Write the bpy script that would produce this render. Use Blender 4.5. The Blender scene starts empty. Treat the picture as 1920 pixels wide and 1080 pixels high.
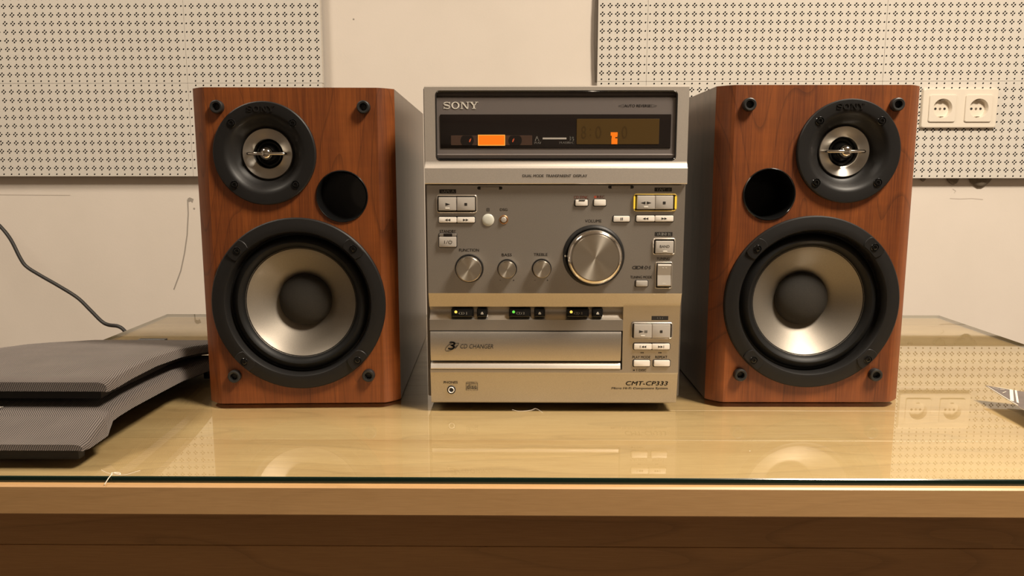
import bpy, math, random
from mathutils import Vector, Matrix, Euler
from mathutils.geometry import delaunay_2d_cdt

random.seed(7)
SC = bpy.context.scene
COL = SC.collection
PI = math.pi
# ------------------------------------------------------------------ camera
# world: glass table top is z = 0, y runs away from the viewer, metres
FPX, CAMH = 1442.0, 0.193
TILT, YAW = math.radians(8.52), math.radians(0.55)
cam = bpy.data.objects.new('camera', bpy.data.cameras.new('camera'))
COL.objects.link(cam)
cam.location = (0, 0, CAMH)
cam.rotation_euler = (PI / 2 - TILT, 0, YAW)
cam.data.sensor_width = 36
cam.data.lens = FPX * 36 / 1920
cam.data.clip_start = 0.01
SC.camera = cam
# ------------------------------------------------------------------ light
W = bpy.data.worlds.new('world')
SC.world = W
W.use_nodes = True
W.node_tree.nodes['Background'].inputs[0].default_value = (1.0, 0.85, 0.68, 1)
W.node_tree.nodes['Background'].inputs[1].default_value = 0.05


def area_light(name, loc, size, power, color, shape='DISK', rot=(0, 0, 0), size_y=None):
    ld = bpy.data.lights.new(name, 'AREA')
    ld.shape = shape
    ld.size = size
    if size_y:
        ld.size_y = size_y
    ld.energy = power
    ld.color = color
    o = bpy.data.objects.new(name, ld)
    o.location = loc
    o.rotation_euler = rot
    COL.objects.link(o)
    return o


area_light('ceiling_lamp_or_fill', (0.92, 0.0, 1.60), 0.50, 80, (1.0, 0.87, 0.71))
area_light('ceiling_lamp_or_fill', (-1.25, 0.45, 1.72), 0.55, 26, (1.0, 0.87, 0.71))  # added fill light, evens out the left part of the wall
VS = SC.view_settings
VS.view_transform = 'Standard'
VS.look = 'None'
VS.exposure = 0.04
VS.gamma = 1.0
VS.use_curve_mapping = False

# ------------------------------------------------------------------ calibration helper (real planes only)
_fw = Vector((-math.sin(YAW) * math.cos(TILT), math.cos(YAW) * math.cos(TILT), -math.sin(TILT)))
_rt = Vector((math.cos(YAW), math.sin(YAW), 0))
_up = _rt.cross(_fw)


def ray(px, py):
    return _fw + _rt * ((px - 960) / FPX) - _up * ((py - 540) / FPX)


def on_y(px, py, Y):
    d = ray(px, py)
    return Vector((0, 0, CAMH)) + d * (Y / d.y)


def on_z(px, py, Z=0.0):
    d = ray(px, py)
    return Vector((0, 0, CAMH)) + d * ((Z - CAMH) / d.z)


# ------------------------------------------------------------------ mesh helpers
class MB:
    def __init__(s):
        s.v, s.f, s.m = [], [], []

    def add(s, vs, fs, mi=0):
        o = len(s.v)
        s.v += [tuple(v) for v in vs]
        s.f += [tuple(i + o for i in f) for f in fs]
        s.m += [mi] * len(fs)
        return s

    def quad(s, a, b, c, d, mi=0):
        return s.add([a, b, c, d], [(0, 1, 2, 3)], mi)

    def box(s, x0, x1, y0, y1, z0, z1, b=0.0, mi=0):
        if b <= 0:
            v = [(x, y, z) for x in (x0, x1) for y in (y0, y1) for z in (z0, z1)]
            f = [(0, 1, 3, 2), (4, 6, 7, 5), (0, 4, 5, 1), (2, 3, 7, 6), (0, 2, 6, 4), (1, 5, 7, 3)]
            return s.add(v, f, mi)
        # chamfered box: three loops per axis built as 24 verts
        X, Y, Z = (x0, x1), (y0, y1), (z0, z1)
        v, idx = [], {}
        for i in (0, 1):
            for j in (0, 1):
                for k in (0, 1):
                    sx, sy, sz = (1, -1)[i], (1, -1)[j], (1, -1)[k]
                    for ax in range(3):
                        p = [X[i], Y[j], Z[k]]
                        for a2, sg in ((0, sx), (1, sy), (2, sz)):
                            if a2 != ax:
                                p[a2] += sg * b
                        idx[(i, j, k, ax)] = len(v)
                        v.append(tuple(p))
        f = []
        for ax in range(3):
            o1, o2 = [a for a in range(3) if a != ax]
            for e in (0, 1):
                q = []
                for (u, w) in ((0, 0), (1, 0), (1, 1), (0, 1)):
                    key = [0, 0, 0]
                    key[ax], key[o1], key[o2] = e, u, w
                    q.append(idx[(key[0], key[1], key[2], ax)])
                f.append(tuple(q))
            # edges parallel to ax
            for u in (0, 1):
                for w in (0, 1):
                    q = []
                    for e, a3 in ((0, o1), (1, o1), (1, o2), (0, o2)):
                        key = [0, 0, 0]
                        key[ax], key[o1], key[o2] = e, u, w
                        q.append(idx[(key[0], key[1], key[2], a3)])
                    f.append(tuple(q))
        for i in (0, 1):
            for j in (0, 1):
                for k in (0, 1):
                    f.append((idx[(i, j, k, 0)], idx[(i, j, k, 1)], idx[(i, j, k, 2)]))
        return s.add(v, f, mi)

    def loops(s, rings, cap0=False, cap1=True, mi=0, close=True):
        n = len(rings[0])
        v = [p for r in rings for p in r]
        f = []
        for i in range(len(rings) - 1):
            for j in range(n if close else n - 1):
                k = (j + 1) % n
                f.append((i * n + j, i * n + k, (i + 1) * n + k, (i + 1) * n + j))
        if cap0:
            f.append(tuple(range(n - 1, -1, -1)))
        if cap1:
            f.append(tuple((len(rings) - 1) * n + j for j in range(n)))
        return s.add(v, f, mi)

    def lathe(s, prof, cx=0, cz=0, n=48, mi=0):
        """profile of (radius, y) about an axis along y"""
        rings = []
        for r, y in prof:
            r = max(r, 1e-6)
            rings.append([(cx + r * math.cos(2 * PI * j / n), y, cz + r * math.sin(2 * PI * j / n)) for j in range(n)])
        return s.loops(rings, False, prof[-1][0] < 1e-3, mi)

    def plate(s, outl, y0, y1, mi=0):
        """outline of (x,z), extruded from y0 (back) to y1 (front)"""
        return s.loops([[(x, y0, z) for x, z in outl], [(x, y1, z) for x, z in outl]], False, True, mi)

    def sweep_x(s, prof, x0, x1, mi=0):
        """closed profile of (y,z) swept along x with end caps"""
        return s.loops([[(x0, y, z) for y, z in prof], [(x1, y, z) for y, z in prof]], True, True, mi)

    def tube(s, pts, r, n=8, mi=0):
        pts = [Vector(p) for p in pts]
        rings = []
        up = Vector((0.13, 0.21, 0.97))
        for i, p in enumerate(pts):
            t = (pts[min(i + 1, len(pts) - 1)] - pts[max(i - 1, 0)]).normalized()
            a = t.cross(up).normalized()
            b = t.cross(a)
            rings.append([p + a * (r * math.cos(2 * PI * j / n)) + b * (r * math.sin(2 * PI * j / n)) for j in range(n)])
        return s.loops(rings, True, True, mi)

    def build(s, name, mats, parent=None, smooth=35, loc=None):
        me = bpy.data.meshes.new(name)
        me.from_pydata(s.v, [], s.f)
        if not isinstance(mats, (list, tuple)):
            mats = [mats]
        for m in mats:
            me.materials.append(m)
        if len(mats) > 1:
            me.polygons.foreach_set('material_index', s.m)
        if len(s.f) < 60000:
            import bmesh
            bm = bmesh.new()
            bm.from_mesh(me)
            bmesh.ops.recalc_face_normals(bm, faces=bm.faces)
            bm.to_mesh(me)
            bm.free()
        if smooth:
            me.shade_smooth()
            me.set_sharp_from_angle(angle=math.radians(smooth))
        me.update()
        o = bpy.data.objects.new(name, me)
        COL.objects.link(o)
        if parent:
            o.parent = parent
        if loc:
            o.location = loc
        return o


def rr(cx, cz, w, h, r, n=5):
    """rounded rectangle outline"""
    r = max(min(r, w / 2 - 1e-6, h / 2 - 1e-6), 1e-6)
    out = []
    for (sx, sz, a0) in ((1, 1, 0), (-1, 1, 90), (-1, -1, 180), (1, -1, 270)):
        for i in range(n + 1):
            a = math.radians(a0 + 90 * i / n)
            out.append((cx + sx * (w / 2 - r) + r * math.cos(a), cz + sz * (h / 2 - r) + r * math.sin(a)))
    return out


def rbutton(mb, cx, cz, w, h, r, y0, y1, b=0.0006, mi=0):
    """rounded button standing from y0 out to y1 (y1 < y0) with a softened rim"""
    o = lambda k, y: [(x, y, z) for x, z in rr(cx, cz, w - 2 * k, h - 2 * k, max(r - k, 1e-4))]
    return mb.loops([o(0, y0), o(0, y1 + b), o(b * .35, y1 + b * .3), o(b, y1)], False, True, mi)


def rring(mb, cx, cz, w, h, r, t, y0, y1, b=0.0005, mi=0):
    """raised rounded frame of thickness t"""
    o = lambda k, y: [(x, y, z) for x, z in rr(cx, cz, w - 2 * k, h - 2 * k, max(r - k, 2e-4))]
    return mb.loops([o(0, y0), o(0, y1 + b), o(b, y1), o(t - b, y1), o(t, y1 + b), o(t, y0)], False, False, mi)


def empty(name, label, cat, loc=(0, 0, 0), rz=0.0, group=None):
    o = bpy.data.objects.new(name, None)
    o.empty_display_size = 0.05
    COL.objects.link(o)
    o.location = loc
    o.rotation_euler = (0, 0, rz)
    return tag(o, label, cat, group)


def tag(o, label=None, cat=None, group=None, kind=None):
    for k, v in (('label', label), ('category', cat), ('group', group), ('kind', kind)):
        if v:
            o[k] = v
    return o


def face_with_holes(outer, holes):
    """triangulated planar face (2d) with holes; returns verts2d, tris"""
    vs, es = [], []
    for lp in [outer] + holes:
        o = len(vs)
        vs += [Vector(p) for p in lp]
        es += [(o + i, o + (i + 1) % len(lp)) for i in range(len(lp))]
    r = delaunay_2d_cdt(vs, es, [], 0, 1e-7)
    v2, f2 = r[0], r[2]

    def inside(p, lp):
        c = False
        j = len(lp) - 1
        for i in range(len(lp)):
            xi, yi = lp[i]
            xj, yj = lp[j]
            if (yi > p[1]) != (yj > p[1]) and p[0] < (xj - xi) * (p[1] - yi) / (yj - yi) + xi:
                c = not c
            j = i
        return c
    out = []
    for f in f2:
        cx = sum(v2[i][0] for i in f) / len(f)
        cy = sum(v2[i][1] for i in f) / len(f)
        if inside((cx, cy), outer) and not any(inside((cx, cy), h) for h in holes):
            out.append(tuple(f))
    return v2, out


def circle(cx, cz, r, n=48):
    return [(cx + r * math.cos(2 * PI * i / n), cz + r * math.sin(2 * PI * i / n)) for i in range(n)]


# ------------------------------------------------------------------ lettering
_tcache = {}


def text_mesh(s):
    if s not in _tcache:
        cu = bpy.data.curves.new('txt', 'FONT')
        cu.body = s
        cu.size = 1.0
        cu.resolution_u = 3
        ob = bpy.data.objects.new('txt', cu)
        COL.objects.link(ob)
        bpy.context.view_layer.update()
        me = bpy.data.meshes.new_from_object(ob.evaluated_get(bpy.context.evaluated_depsgraph_get()))
        v = [(p.co.x, p.co.y) for p in me.vertices]
        f = [tuple(p.vertices) for p in me.polygons]
        bpy.data.objects.remove(ob)
        bpy.data.curves.remove(cu)
        bpy.data.meshes.remove(me)
        _tcache[s] = (v, f)
    return _tcache[s]


def add_text(mb, s, cx, cz, w, h, y, shear=0.0, mi=0, bold=0.0):
    v, f = text_mesh(s)
    x0, x1 = min(p[0] for p in v), max(p[0] for p in v)
    z0, z1 = min(p[1] for p in v), max(p[1] for p in v)
    kx, kz = w / (x1 - x0), h / (z1 - z0)
    for dx in ((0,) if not bold else (-bold, 0, bold)):
        mb.add([(cx + dx + (p[0] - (x0 + x1) / 2) * kx + shear * (p[1] - (z0 + z1) / 2) * kz, y - (0.00001 if dx else 0),
                 cz + (p[1] - (z0 + z1) / 2) * kz) for p in v], f, mi)
    return mb


def sony(mb, cx, cz, w, h, y0, y1, mi=0):
    """slab-serif word S O N Y from closed outlines, width w, cap height h"""
    polys = []
    R = lambda x0, x1, z0, z1: polys.append([(x0, z0), (x1, z0), (x1, z1), (x0, z1)])

    def stroke(pts, ths):
        for i in range(len(pts) - 1):
            a, b = Vector(pts[i]), Vector(pts[i + 1])
            d = (b - a).normalized()
            n = Vector((-d.y, d.x))
            t0, t1 = ths[i] / 2, ths[i + 1] / 2
            a2, b2 = a - d * .01, b + d * .01
            polys.append([tuple(a2 - n * t0), tuple(b2 - n * t1), tuple(b2 + n * t1), tuple(a2 + n * t0)])
    # S  0..1.15
    ctl = [(1.02, .70), (.92, .86), (.70, .945), (.45, .945), (.24, .88), (.16, .75), (.22, .63), (.42, .56), (.68, .50), (.90, .42), (1.0, .30), (.94, .15), (.74, .06), (.46, .055), (.24, .13), (.12, .30)]
    th = [.07, .09, .1, .11, .14, .17, .2, .21, .21, .2, .18, .15, .12, .1, .09, .07]
    stroke(ctl, th)
    R(.97, 1.05, .64, 1.0)
    R(.09, .17, 0, .36)
    # O
    ox, n = 1.86, 28
    for i in range(n):
        a0, a1 = 2 * PI * i / n, 2 * PI * (i + 1) / n
        q = lambda a, rx, rz: (ox + rx * math.cos(a), .5 + rz * math.sin(a))
        polys.append([q(a0, .60, .51), q(a1, .60, .51), q(a1, .39, .40), q(a0, .39, .40)])
    # N
    nx = 2.62
    R(nx + .14, nx + .25, .05, .95)
    R(nx + 1.06, nx + 1.17, .05, .95)
    R(nx, nx + .40, 0, .08)
    R(nx, nx + .36, .92, 1)
    R(nx + .90, nx + 1.32, .92, 1)
    polys.append([(nx + .14, .96), (nx + .40, .96), (nx + 1.17, 0), (nx + .95, 0)])
    # Y
    yx = 4.02
    R(yx + .52, yx + .74, .04, .48)
    R(yx + .36, yx + .90, 0, .08)
    R(yx, yx + .46, .92, 1)
    R(yx + .82, yx + 1.26, .92, 1)
    polys.append([(yx + .10, .94), (yx + .36, .94), (yx + .74, .45), (yx + .52, .45)])
    polys.append([(yx + .98, .94), (yx + 1.10, .94), (yx + .74, .45), (yx + .60, .45)])
    tw = 5.28
    for p in polys:
        area = sum(p[i][0] * p[(i + 1) % len(p)][1] - p[(i + 1) % len(p)][0] * p[i][1] for i in range(len(p)))
        if area < 0:
            p.reverse()
        mb.plate([(cx + (x / tw - .5) * w, cz + (z - .5) * h) for x, z in p], y0, y1, mi)
    return mb


def tri(mb, cx, cz, w, h, d, y, mi=0):
    """small triangle pointing d (+1 right, -1 left)"""
    mb.add([(cx - d * w / 2, y, cz - h / 2), (cx + d * w / 2, y, cz), (cx - d * w / 2, y, cz + h / 2)], [(0, 1, 2)], mi)


def rect(mb, cx, cz, w, h, y, mi=0):
    mb.add([(cx - w / 2, y, cz - h / 2), (cx + w / 2, y, cz - h / 2), (cx + w / 2, y, cz + h / 2), (cx - w / 2, y, cz + h / 2)], [(0, 1, 2, 3)], mi)


# ------------------------------------------------------------------ materials
class NT:
    def __init__(s, name):
        s.mat = bpy.data.materials.new(name)
        s.mat.use_nodes = True
        s.t = s.mat.node_tree
        s.t.nodes.clear()
        s.out = s.t.nodes.new('ShaderNodeOutputMaterial')

    def n(s, typ, **kw):
        nd = s.t.nodes.new(typ)
        for k, v in kw.items():
            if hasattr(nd, k) and k not in nd.inputs:
                setattr(nd, k, v)
            else:
                nd.inputs[k].default_value = v
        return nd

    def l(s, a, b):
        s.t.links.new(a, b)

    def math(s, op, a, b=None, c=None):
        nd = s.t.nodes.new('ShaderNodeMath')
        nd.operation = op
        for i, q in enumerate((a, b, c)):
            if q is None:
                continue
            if isinstance(q, (int, float)):
                nd.inputs[i].default_value = q
            else:
                s.l(q, nd.inputs[i])
        return nd.outputs[0]

    def mix(s, fac, a, b, blend='MIX'):
        nd = s.t.nodes.new('ShaderNodeMix')
        nd.data_type = 'RGBA'
        nd.blend_type = blend
        for i, q in ((0, fac), (6, a), (7, b)):
            if isinstance(q, (int, float)):
                nd.inputs[i].default_value = q
            elif isinstance(q, tuple):
                nd.inputs[i].default_value = q if len(q) == 4 else q + (1,)
            else:
                s.l(q, nd.inputs[i])
        return nd.outputs[2]

    def coords(s, kind='Object', scale=(1, 1, 1), rot=(0, 0, 0)):
        tc = s.t.nodes.new('ShaderNodeTexCoord')
        mp = s.t.nodes.new('ShaderNodeMapping')
        mp.inputs['Scale'].default_value = scale
        mp.inputs['Rotation'].default_value = rot
        s.l(tc.outputs[kind], mp.inputs[0])
        return mp.outputs[0]

    def noise(s, vec, scale=1.0, detail=3.0, rough=.55, dist=0.0):
        nd = s.n('ShaderNodeTexNoise', Scale=scale, Detail=detail, Roughness=rough, Distortion=dist)
        if vec is not None:
            s.l(vec, nd.inputs['Vector'])
        return nd.outputs[0]

    def ramp(s, fac, stops):
        nd = s.t.nodes.new('ShaderNodeValToRGB')
        cr = nd.color_ramp
        while len(cr.elements) < len(stops):
            cr.elements.new(.5)
        for e, (p, c) in zip(cr.elements, stops):
            e.position = p
            e.color = c if len(c) == 4 else c + (1,)
        s.l(fac, nd.inputs[0])
        return nd.outputs[0]

    def bsdf(s, color=None, rough=.5, metal=0.0, coat=0.0, coat_rough=.1, bump=None, bump_s=.2, bump_d=.001, **kw):
        b = s.n('ShaderNodeBsdfPrincipled', Roughness=0.5)
        for key, val in (('Base Color', color), ('Roughness', rough), ('Metallic', metal), ('Coat Weight', coat), ('Coat Roughness', coat_rough), *kw.items()):
            if val is None:
                continue
            if isinstance(val, tuple):
                b.inputs[key].default_value = val if len(val) == 4 else val + (1,)
            elif isinstance(val, (int, float)):
                b.inputs[key].default_value = val
            else:
                s.l(val, b.inputs[key])
        if bump is not None:
            bp = s.n('ShaderNodeBump', Strength=bump_s, Distance=bump_d)
            s.l(bump, bp.inputs['Height'])
            s.l(bp.outputs[0], b.inputs['Normal'])
        s.l(b.outputs[0], s.out.inputs[0])
        s.b = b
        return s.mat


def plain(name, color, rough=.5, metal=0.0, grain=0.0, gscale=900, **kw):
    t = NT(name)
    v = t.coords('Object')
    nz = t.noise(v, gscale, 2)
    col = t.mix(1.0, color, t.ramp(nz, [(.25, (1 - grain,) * 3), (.75, (1 + grain * .5,) * 3)]), 'MULTIPLY') if grain else color
    return t.bsdf(col, rough, metal, bump=nz if grain else None, bump_s=.08, bump_d=.0004, **kw)


def glow(name, color, strength):
    t = NT(name)
    e = t.n('ShaderNodeEmission', Color=color + (1,), Strength=strength)
    t.l(e.outputs[0], t.out.inputs[0])
    return t.mat


def cherry_mat(name, dark, light, rough=.46, coat=.06):
    """vertical-grain cherry veneer"""
    t = NT(name)
    oi = t.n('ShaderNodeObjectInfo')
    tc = t.t.nodes.new('ShaderNodeTexCoord')
    add = t.n('ShaderNodeVectorMath', operation='ADD')
    cmb = t.n('ShaderNodeCombineXYZ')
    t.l(t.math('MULTIPLY', oi.outputs['Random'], 3.0), cmb.inputs[0])
    t.l(tc.outputs['Object'], add.inputs[0])
    t.l(cmb.outputs[0], add.inputs[1])

    def mp(sc):
        m = t.n('ShaderNodeMapping')
        m.inputs['Scale'].default_value = sc
        t.l(add.outputs[0], m.inputs[0])
        return m.outputs[0]
    fine = t.noise(mp((900, 900, 22)), 1, 3, .6)
    wide = t.noise(mp((38, 38, 3.2)), 1, 2, .5, .4)
    cath = t.noise(mp((16, 16, 3.5)), 1, 1, .4)
    rings = t.math('FRACT', t.math('MULTIPLY', cath, 13.0))
    line = t.ramp(rings, [(0.0, (.1, .1, .1)), (.12, (1.05, 1.05, 1.05)), (1.0, (.80, .80, .80))])
    g = t.math('ADD', t.math('MULTIPLY', fine, .55), t.math('MULTIPLY', wide, .55))
    col = t.ramp(g, [(.32, dark), (.75, light)])
    col = t.mix(.42, col, t.mix(1.0, col, line, 'MULTIPLY'))
    flame = t.noise(mp((14, 14, 160)), 1, 2)
    col = t.mix(.14, col, t.mix(1.0, col, t.ramp(flame, [(.35, (.6, .6, .6)), (.65, (1.25, 1.25, 1.25))]), 'MULTIPLY'))
    return t.bsdf(col, rough, coat=coat, coat_rough=.25, bump=fine, bump_s=.05, bump_d=.0003)


def maple_mat(name, dark, light, rough=.4, vary=.12, axis='x', ring=9.0, fac=.3):
    t = NT(name)
    oi = t.n('ShaderNodeObjectInfo')
    tc = t.t.nodes.new('ShaderNodeTexCoord')
    add = t.n('ShaderNodeVectorMath', operation='ADD')
    cmb = t.n('ShaderNodeCombineXYZ')
    r7 = t.math('MULTIPLY', oi.outputs['Random'], 7.0)
    for i in range(3):
        t.l(r7, cmb.inputs[i])
    t.l(tc.outputs['Object'], add.inputs[0])
    t.l(cmb.outputs[0], add.inputs[1])

    def mp(sc):
        m = t.n('ShaderNodeMapping')
        m.inputs['Scale'].default_value = sc
        t.l(add.outputs[0], m.inputs[0])
        return m.outputs[0]
    fine = t.noise(mp((45, 1100, 1100)), 1, 3, .65)
    wide = t.noise(mp((2.4, 22, 22)), 1, 2, .5)
    cath = t.noise(mp((3.0, 17, 17)), 1, 1.5, .4, .3)
    rings = t.math('FRACT', t.math('MULTIPLY', cath, ring))
    line = t.ramp(rings, [(0.0, (.45, .45, .45)), (.16, (1, 1, 1)), (1.0, (.8, .8, .8))])
    g = t.math('ADD', t.math('MULTIPLY', fine, .5), t.math('MULTIPLY', wide, .6))
    col = t.ramp(g, [(.3, dark), (.75, light)])
    col = t.mix(fac, col, t.mix(1.0, col, line, 'MULTIPLY'))
    k = t.math('ADD', t.math('MULTIPLY', oi.outputs['Random'], vary), 1 - vary / 2)
    cc = t.n('ShaderNodeCombineColor')
    for i in range(3):
        t.l(k, cc.inputs[i])
    col = t.mix(1.0, col, cc.outputs[0], 'MULTIPLY')
    return t.bsdf(col, rough, bump=fine, bump_s=.05, bump_d=.0003)


def wall_mat(name, color, mott=.06):
    t = NT(name)
    v = t.coords('Object')
    big = t.noise(v, 3.0, 4, .6)
    fine = t.noise(v, 260, 3, .6)
    col = t.mix(1.0, color, t.ramp(big, [(.3, (1 - mott, 1 - mott, 1 - mott * 1.2)), (.7, (1 + mott * .3,) * 3)]), 'MULTIPLY')
    return t.bsdf(col, .85, bump=fine, bump_s=.12, bump_d=.001)


def silver_mat(name, color, rough=.38, metal=.75, grain=.10):
    """satin silver paint with metallic flake"""
    t = NT(name)
    v = t.coords('Object')
    nz = t.noise(v, 1800, 2, .6)
    col = t.mix(1.0, color, t.ramp(nz, [(.3, (1 - grain,) * 3), (.7, (1 + grain,) * 3)]), 'MULTIPLY')
    return t.bsdf(col, rough, metal, bump=nz, bump_s=.05, bump_d=.0003)


def spun_mat(name, color, rough=.3, aniso=.85):
    """lathe-turned metal: radial tangent about y"""
    t = NT(name)
    tg = t.n('ShaderNodeTangent', direction_type='RADIAL', axis='Y')
    m = t.bsdf(color, rough, 1.0)
    t.b.inputs['Anisotropic'].default_value = aniso
    t.b.inputs['Anisotropic Rotation'].default_value = 0.25
    t.l(tg.outputs[0], t.b.inputs['Tangent'])
    return m


def glass_mat(name, tint):
    """flat sheet glass: see-through, with a Schlick mirror that works from both sides"""
    t = NT(name)
    geo = t.n('ShaderNodeNewGeometry')
    dt = t.n('ShaderNodeVectorMath', operation='DOT_PRODUCT')
    t.l(geo.outputs['Normal'], dt.inputs[0])
    t.l(geo.outputs['Incoming'], dt.inputs[1])
    c = t.math('ABSOLUTE', dt.outputs['Value'])
    f = t.math('ADD', t.math('MULTIPLY', t.math('POWER', t.math('SUBTRACT', 1.0, c), 5.0), .92), .05)
    f = t.math('MINIMUM', t.math('MULTIPLY', f, 1.35), 1.0)
    tr = t.n('ShaderNodeBsdfTransparent', Color=tint + (1,))
    gl = t.n('ShaderNodeBsdfGlossy', Roughness=0.012)
    mx = t.t.nodes.new('ShaderNodeMixShader')
    t.l(f, mx.inputs[0])
    t.l(tr.outputs[0], mx.inputs[1])
    t.l(gl.outputs[0], mx.inputs[2])
    t.l(mx.outputs[0], t.out.inputs[0])
    return t.mat


def clear_mat(name, tint):
    t = NT(name)
    tr = t.n('ShaderNodeBsdfTransparent', Color=tint + (1,))
    t.l(tr.outputs[0], t.out.inputs[0])
    return t.mat


def fabric_mat(name):
    """woven speaker cloth on unrolled uv (metres)"""
    t = NT(name)
    v = t.coords('UV')

    def wave(ang, sc):
        m = t.n('ShaderNodeMapping')
        m.inputs['Rotation'].default_value = (0, 0, ang)
        t.l(v, m.inputs[0])
        w = t.n('ShaderNodeTexWave', wave_type='BANDS', bands_direction='X', wave_profile='SIN', Scale=sc)
        w.inputs['Distortion'].default_value = 0.0
        t.l(m.outputs[0], w.inputs[0])
        return w.outputs['Fac']
    a = wave(math.radians(16), 217)
    b = wave(math.radians(100), 300)
    big = t.noise(v, 30, 3)
    h = t.math('ADD', t.math('MULTIPLY', a, .72), t.math('MULTIPLY', b, .28))
    col = t.ramp(h, [(.36, (.012, .009, .008)), (.78, (.235, .188, .162))])
    col = t.mix(.25, col, t.ramp(big, [(.3, (.035, .029, .026)), (.7, (.115, .095, .084))]))
    return t.bsdf(col, .8, bump=h, bump_s=.5, bump_d=.0006, **{'Sheen Weight': .15})


M = {}
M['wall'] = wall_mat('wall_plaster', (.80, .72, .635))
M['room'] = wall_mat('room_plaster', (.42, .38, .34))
M['ceiling'] = wall_mat('ceiling_plaster', (.72, .67, .61))
M['floor'] = maple_mat('floor_wood', (.06, .042, .030), (.10, .075, .052))
M['tile'] = wall_mat('acoustic_board', (.70, .655, .585), .04)
M['pit'] = plain('pit_dark', (.055, .045, .036), .9)
M['tile_edge'] = plain('board_edge', (.16, .135, .11), .9)
M['socket'] = plain('socket_plastic', (.82, .74, .62), .32)
M['socket_dark'] = plain('socket_hole', (.03, .025, .02), .7)
M['brass'] = plain('socket_contact', (.55, .48, .40), .35, 1.0)
M['glue'] = plain('old_glue', (.20, .16, .115), .9, grain=.25, gscale=200)
M['mark'] = plain('pencil_mark', (.36, .32, .275), .9)
M['cable'] = plain('cable_rubber', (.022, .020, .018), .5)
M['maple'] = maple_mat('maple_board', (.375, .235, .105), (.56, .405, .212), .42, .12)
M['lip'] = maple_mat('maple_edge', (.40, .225, .088), (.56, .335, .150), .38, .05, fac=.12)
M['apron'] = maple_mat('maple_apron', (.42, .215, .078), (.58, .32, .125), .42, .08, ring=7, fac=.35)
M['glass'] = glass_mat('glass_top', (.97, .975, .95))
M['glass_side'] = plain('glass_side', (.20, .20, .12), .2)
M['glass_under'] = clear_mat('glass_under', (.98, .99, .97))
M['glass_edge'] = plain('glass_edge', (.004, .016, .011), .12, coat=.5)
M['cherry'] = cherry_mat('cherry_veneer', (.085, .0175, .0028), (.275, .074, .0115))
M['walnut'] = cherry_mat('side_vinyl', (.050, .030, .019), (.120, .073, .046), .36, .15)
M['black'] = plain('black_plastic', (.016, .0155, .015), .42)
M['black_gloss'] = plain('black_gloss', (.006, .006, .006), .12)
M['flange'] = plain('flange_plastic', (.0115, .0108, .0105), .46, grain=.12, gscale=1500, **{'Specular IOR Level': .28})
M['rubber'] = plain('surround_rubber', (.006, .006, .006), .5, **{'Specular IOR Level': .25})
M['dust'] = plain('dust_cap_cloth', (.022, .019, .015), .75, grain=.3, gscale=1100)
M['cone'] = silver_mat('cone_silver', (.27, .242, .205), .50, .80, .07)
M['spun'] = spun_mat('spun_alloy', (.74, .68, .58))
M['ring'] = spun_mat('tweeter_ring', (.60, .57, .52), .32, .7)
M['chrome'] = plain('chrome', (.80, .76, .70), .12, 1.0)
M['silver'] = silver_mat('panel_silver', (.49, .45, .40), .33, .84, .08)
M['silver2'] = silver_mat('door_silver', (.70, .64, .57), .38, .72, .06)
M['case'] = plain('case_paint', (.075, .062, .050), .45)
M['button'] = plain('button_silver', (.50, .46, .41), .40, .35)
M['button_light'] = plain('button_pale', (.80, .74, .66), .38, .15)
M['gap'] = plain('gap_black', (.012, .010, .009), .6)
M['ink'] = plain('ink_black', (.018, .015, .012), .6)
M['ink_red'] = plain('ink_red', (.42, .075, .035), .6)
M['ink_white'] = plain('ink_white', (.74, .70, .62), .5)
M['ink_grey'] = plain('ink_grey', (.40, .37, .33), .5)
M['window'] = plain('lens_band', (.20, .175, .165), .30, .35, coat=.7, coat_rough=.08)
M['lens_black'] = plain('lens_black', (.011, .008, .007), .14)
M['lcd'] = plain('lcd_amber', (.070, .040, .010), .22)
M['lcd_dim'] = plain('lcd_dim', (.053, .030, .008), .22)
M['tape_brown'] = plain('tape_brown', (.060, .034, .024), .25)
M['orange'] = glow('tape_lamp', (1.0, .195, .012), 1.0)
M['orange_rim'] = glow('tape_lamp_rim', (1.0, .40, .07), 1.25)
M['orange_dim'] = glow('hub_lamp', (1.0, .16, .05), .55)
M['amber_led'] = glow('amber_led', (1.0, .62, .10), 1.4)
M['green_led'] = glow('green_led', (.22, 1.0, .10), .8)
M['yellow_lit'] = glow('tape_b_lamp', (1.0, .60, .05), 1.0)
M['gold'] = plain('lit_frame', (.50, .36, .09), .3, .4)
M['copper'] = plain('copper_ring', (.36, .20, .10), .35, .8)
M['ir'] = plain('sensor_white', (.60, .60, .53), .3)
M['fabric'] = fabric_mat('speaker_cloth')
M['emboss'] = plain('emboss_black', (.012, .011, .010), .30)
M['print_dark'] = plain('leaflet_print', (.085, .062, .060), .28, grain=.6, gscale=55, coat=.4)
M['print_cream'] = plain('leaflet_cream', (.72, .64, .52), .5)
M['paper'] = plain('leaflet_paper', (.75, .68, .56), .6)
M['thread'] = plain('thread_white', (.80, .72, .60), .8)
M['leg'] = maple_mat('maple_leg', (.31, .175, .075), (.43, .255, .11), .42, .08)

# ------------------------------------------------------------------ setting: room
YW = 1.674
RX0, RX1, RY0, ZF, ZC = -2.4, 2.6, -3.0, -0.74, 1.76


def struct(o, label=None):
    return tag(o, label, None, None, 'structure')


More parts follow.
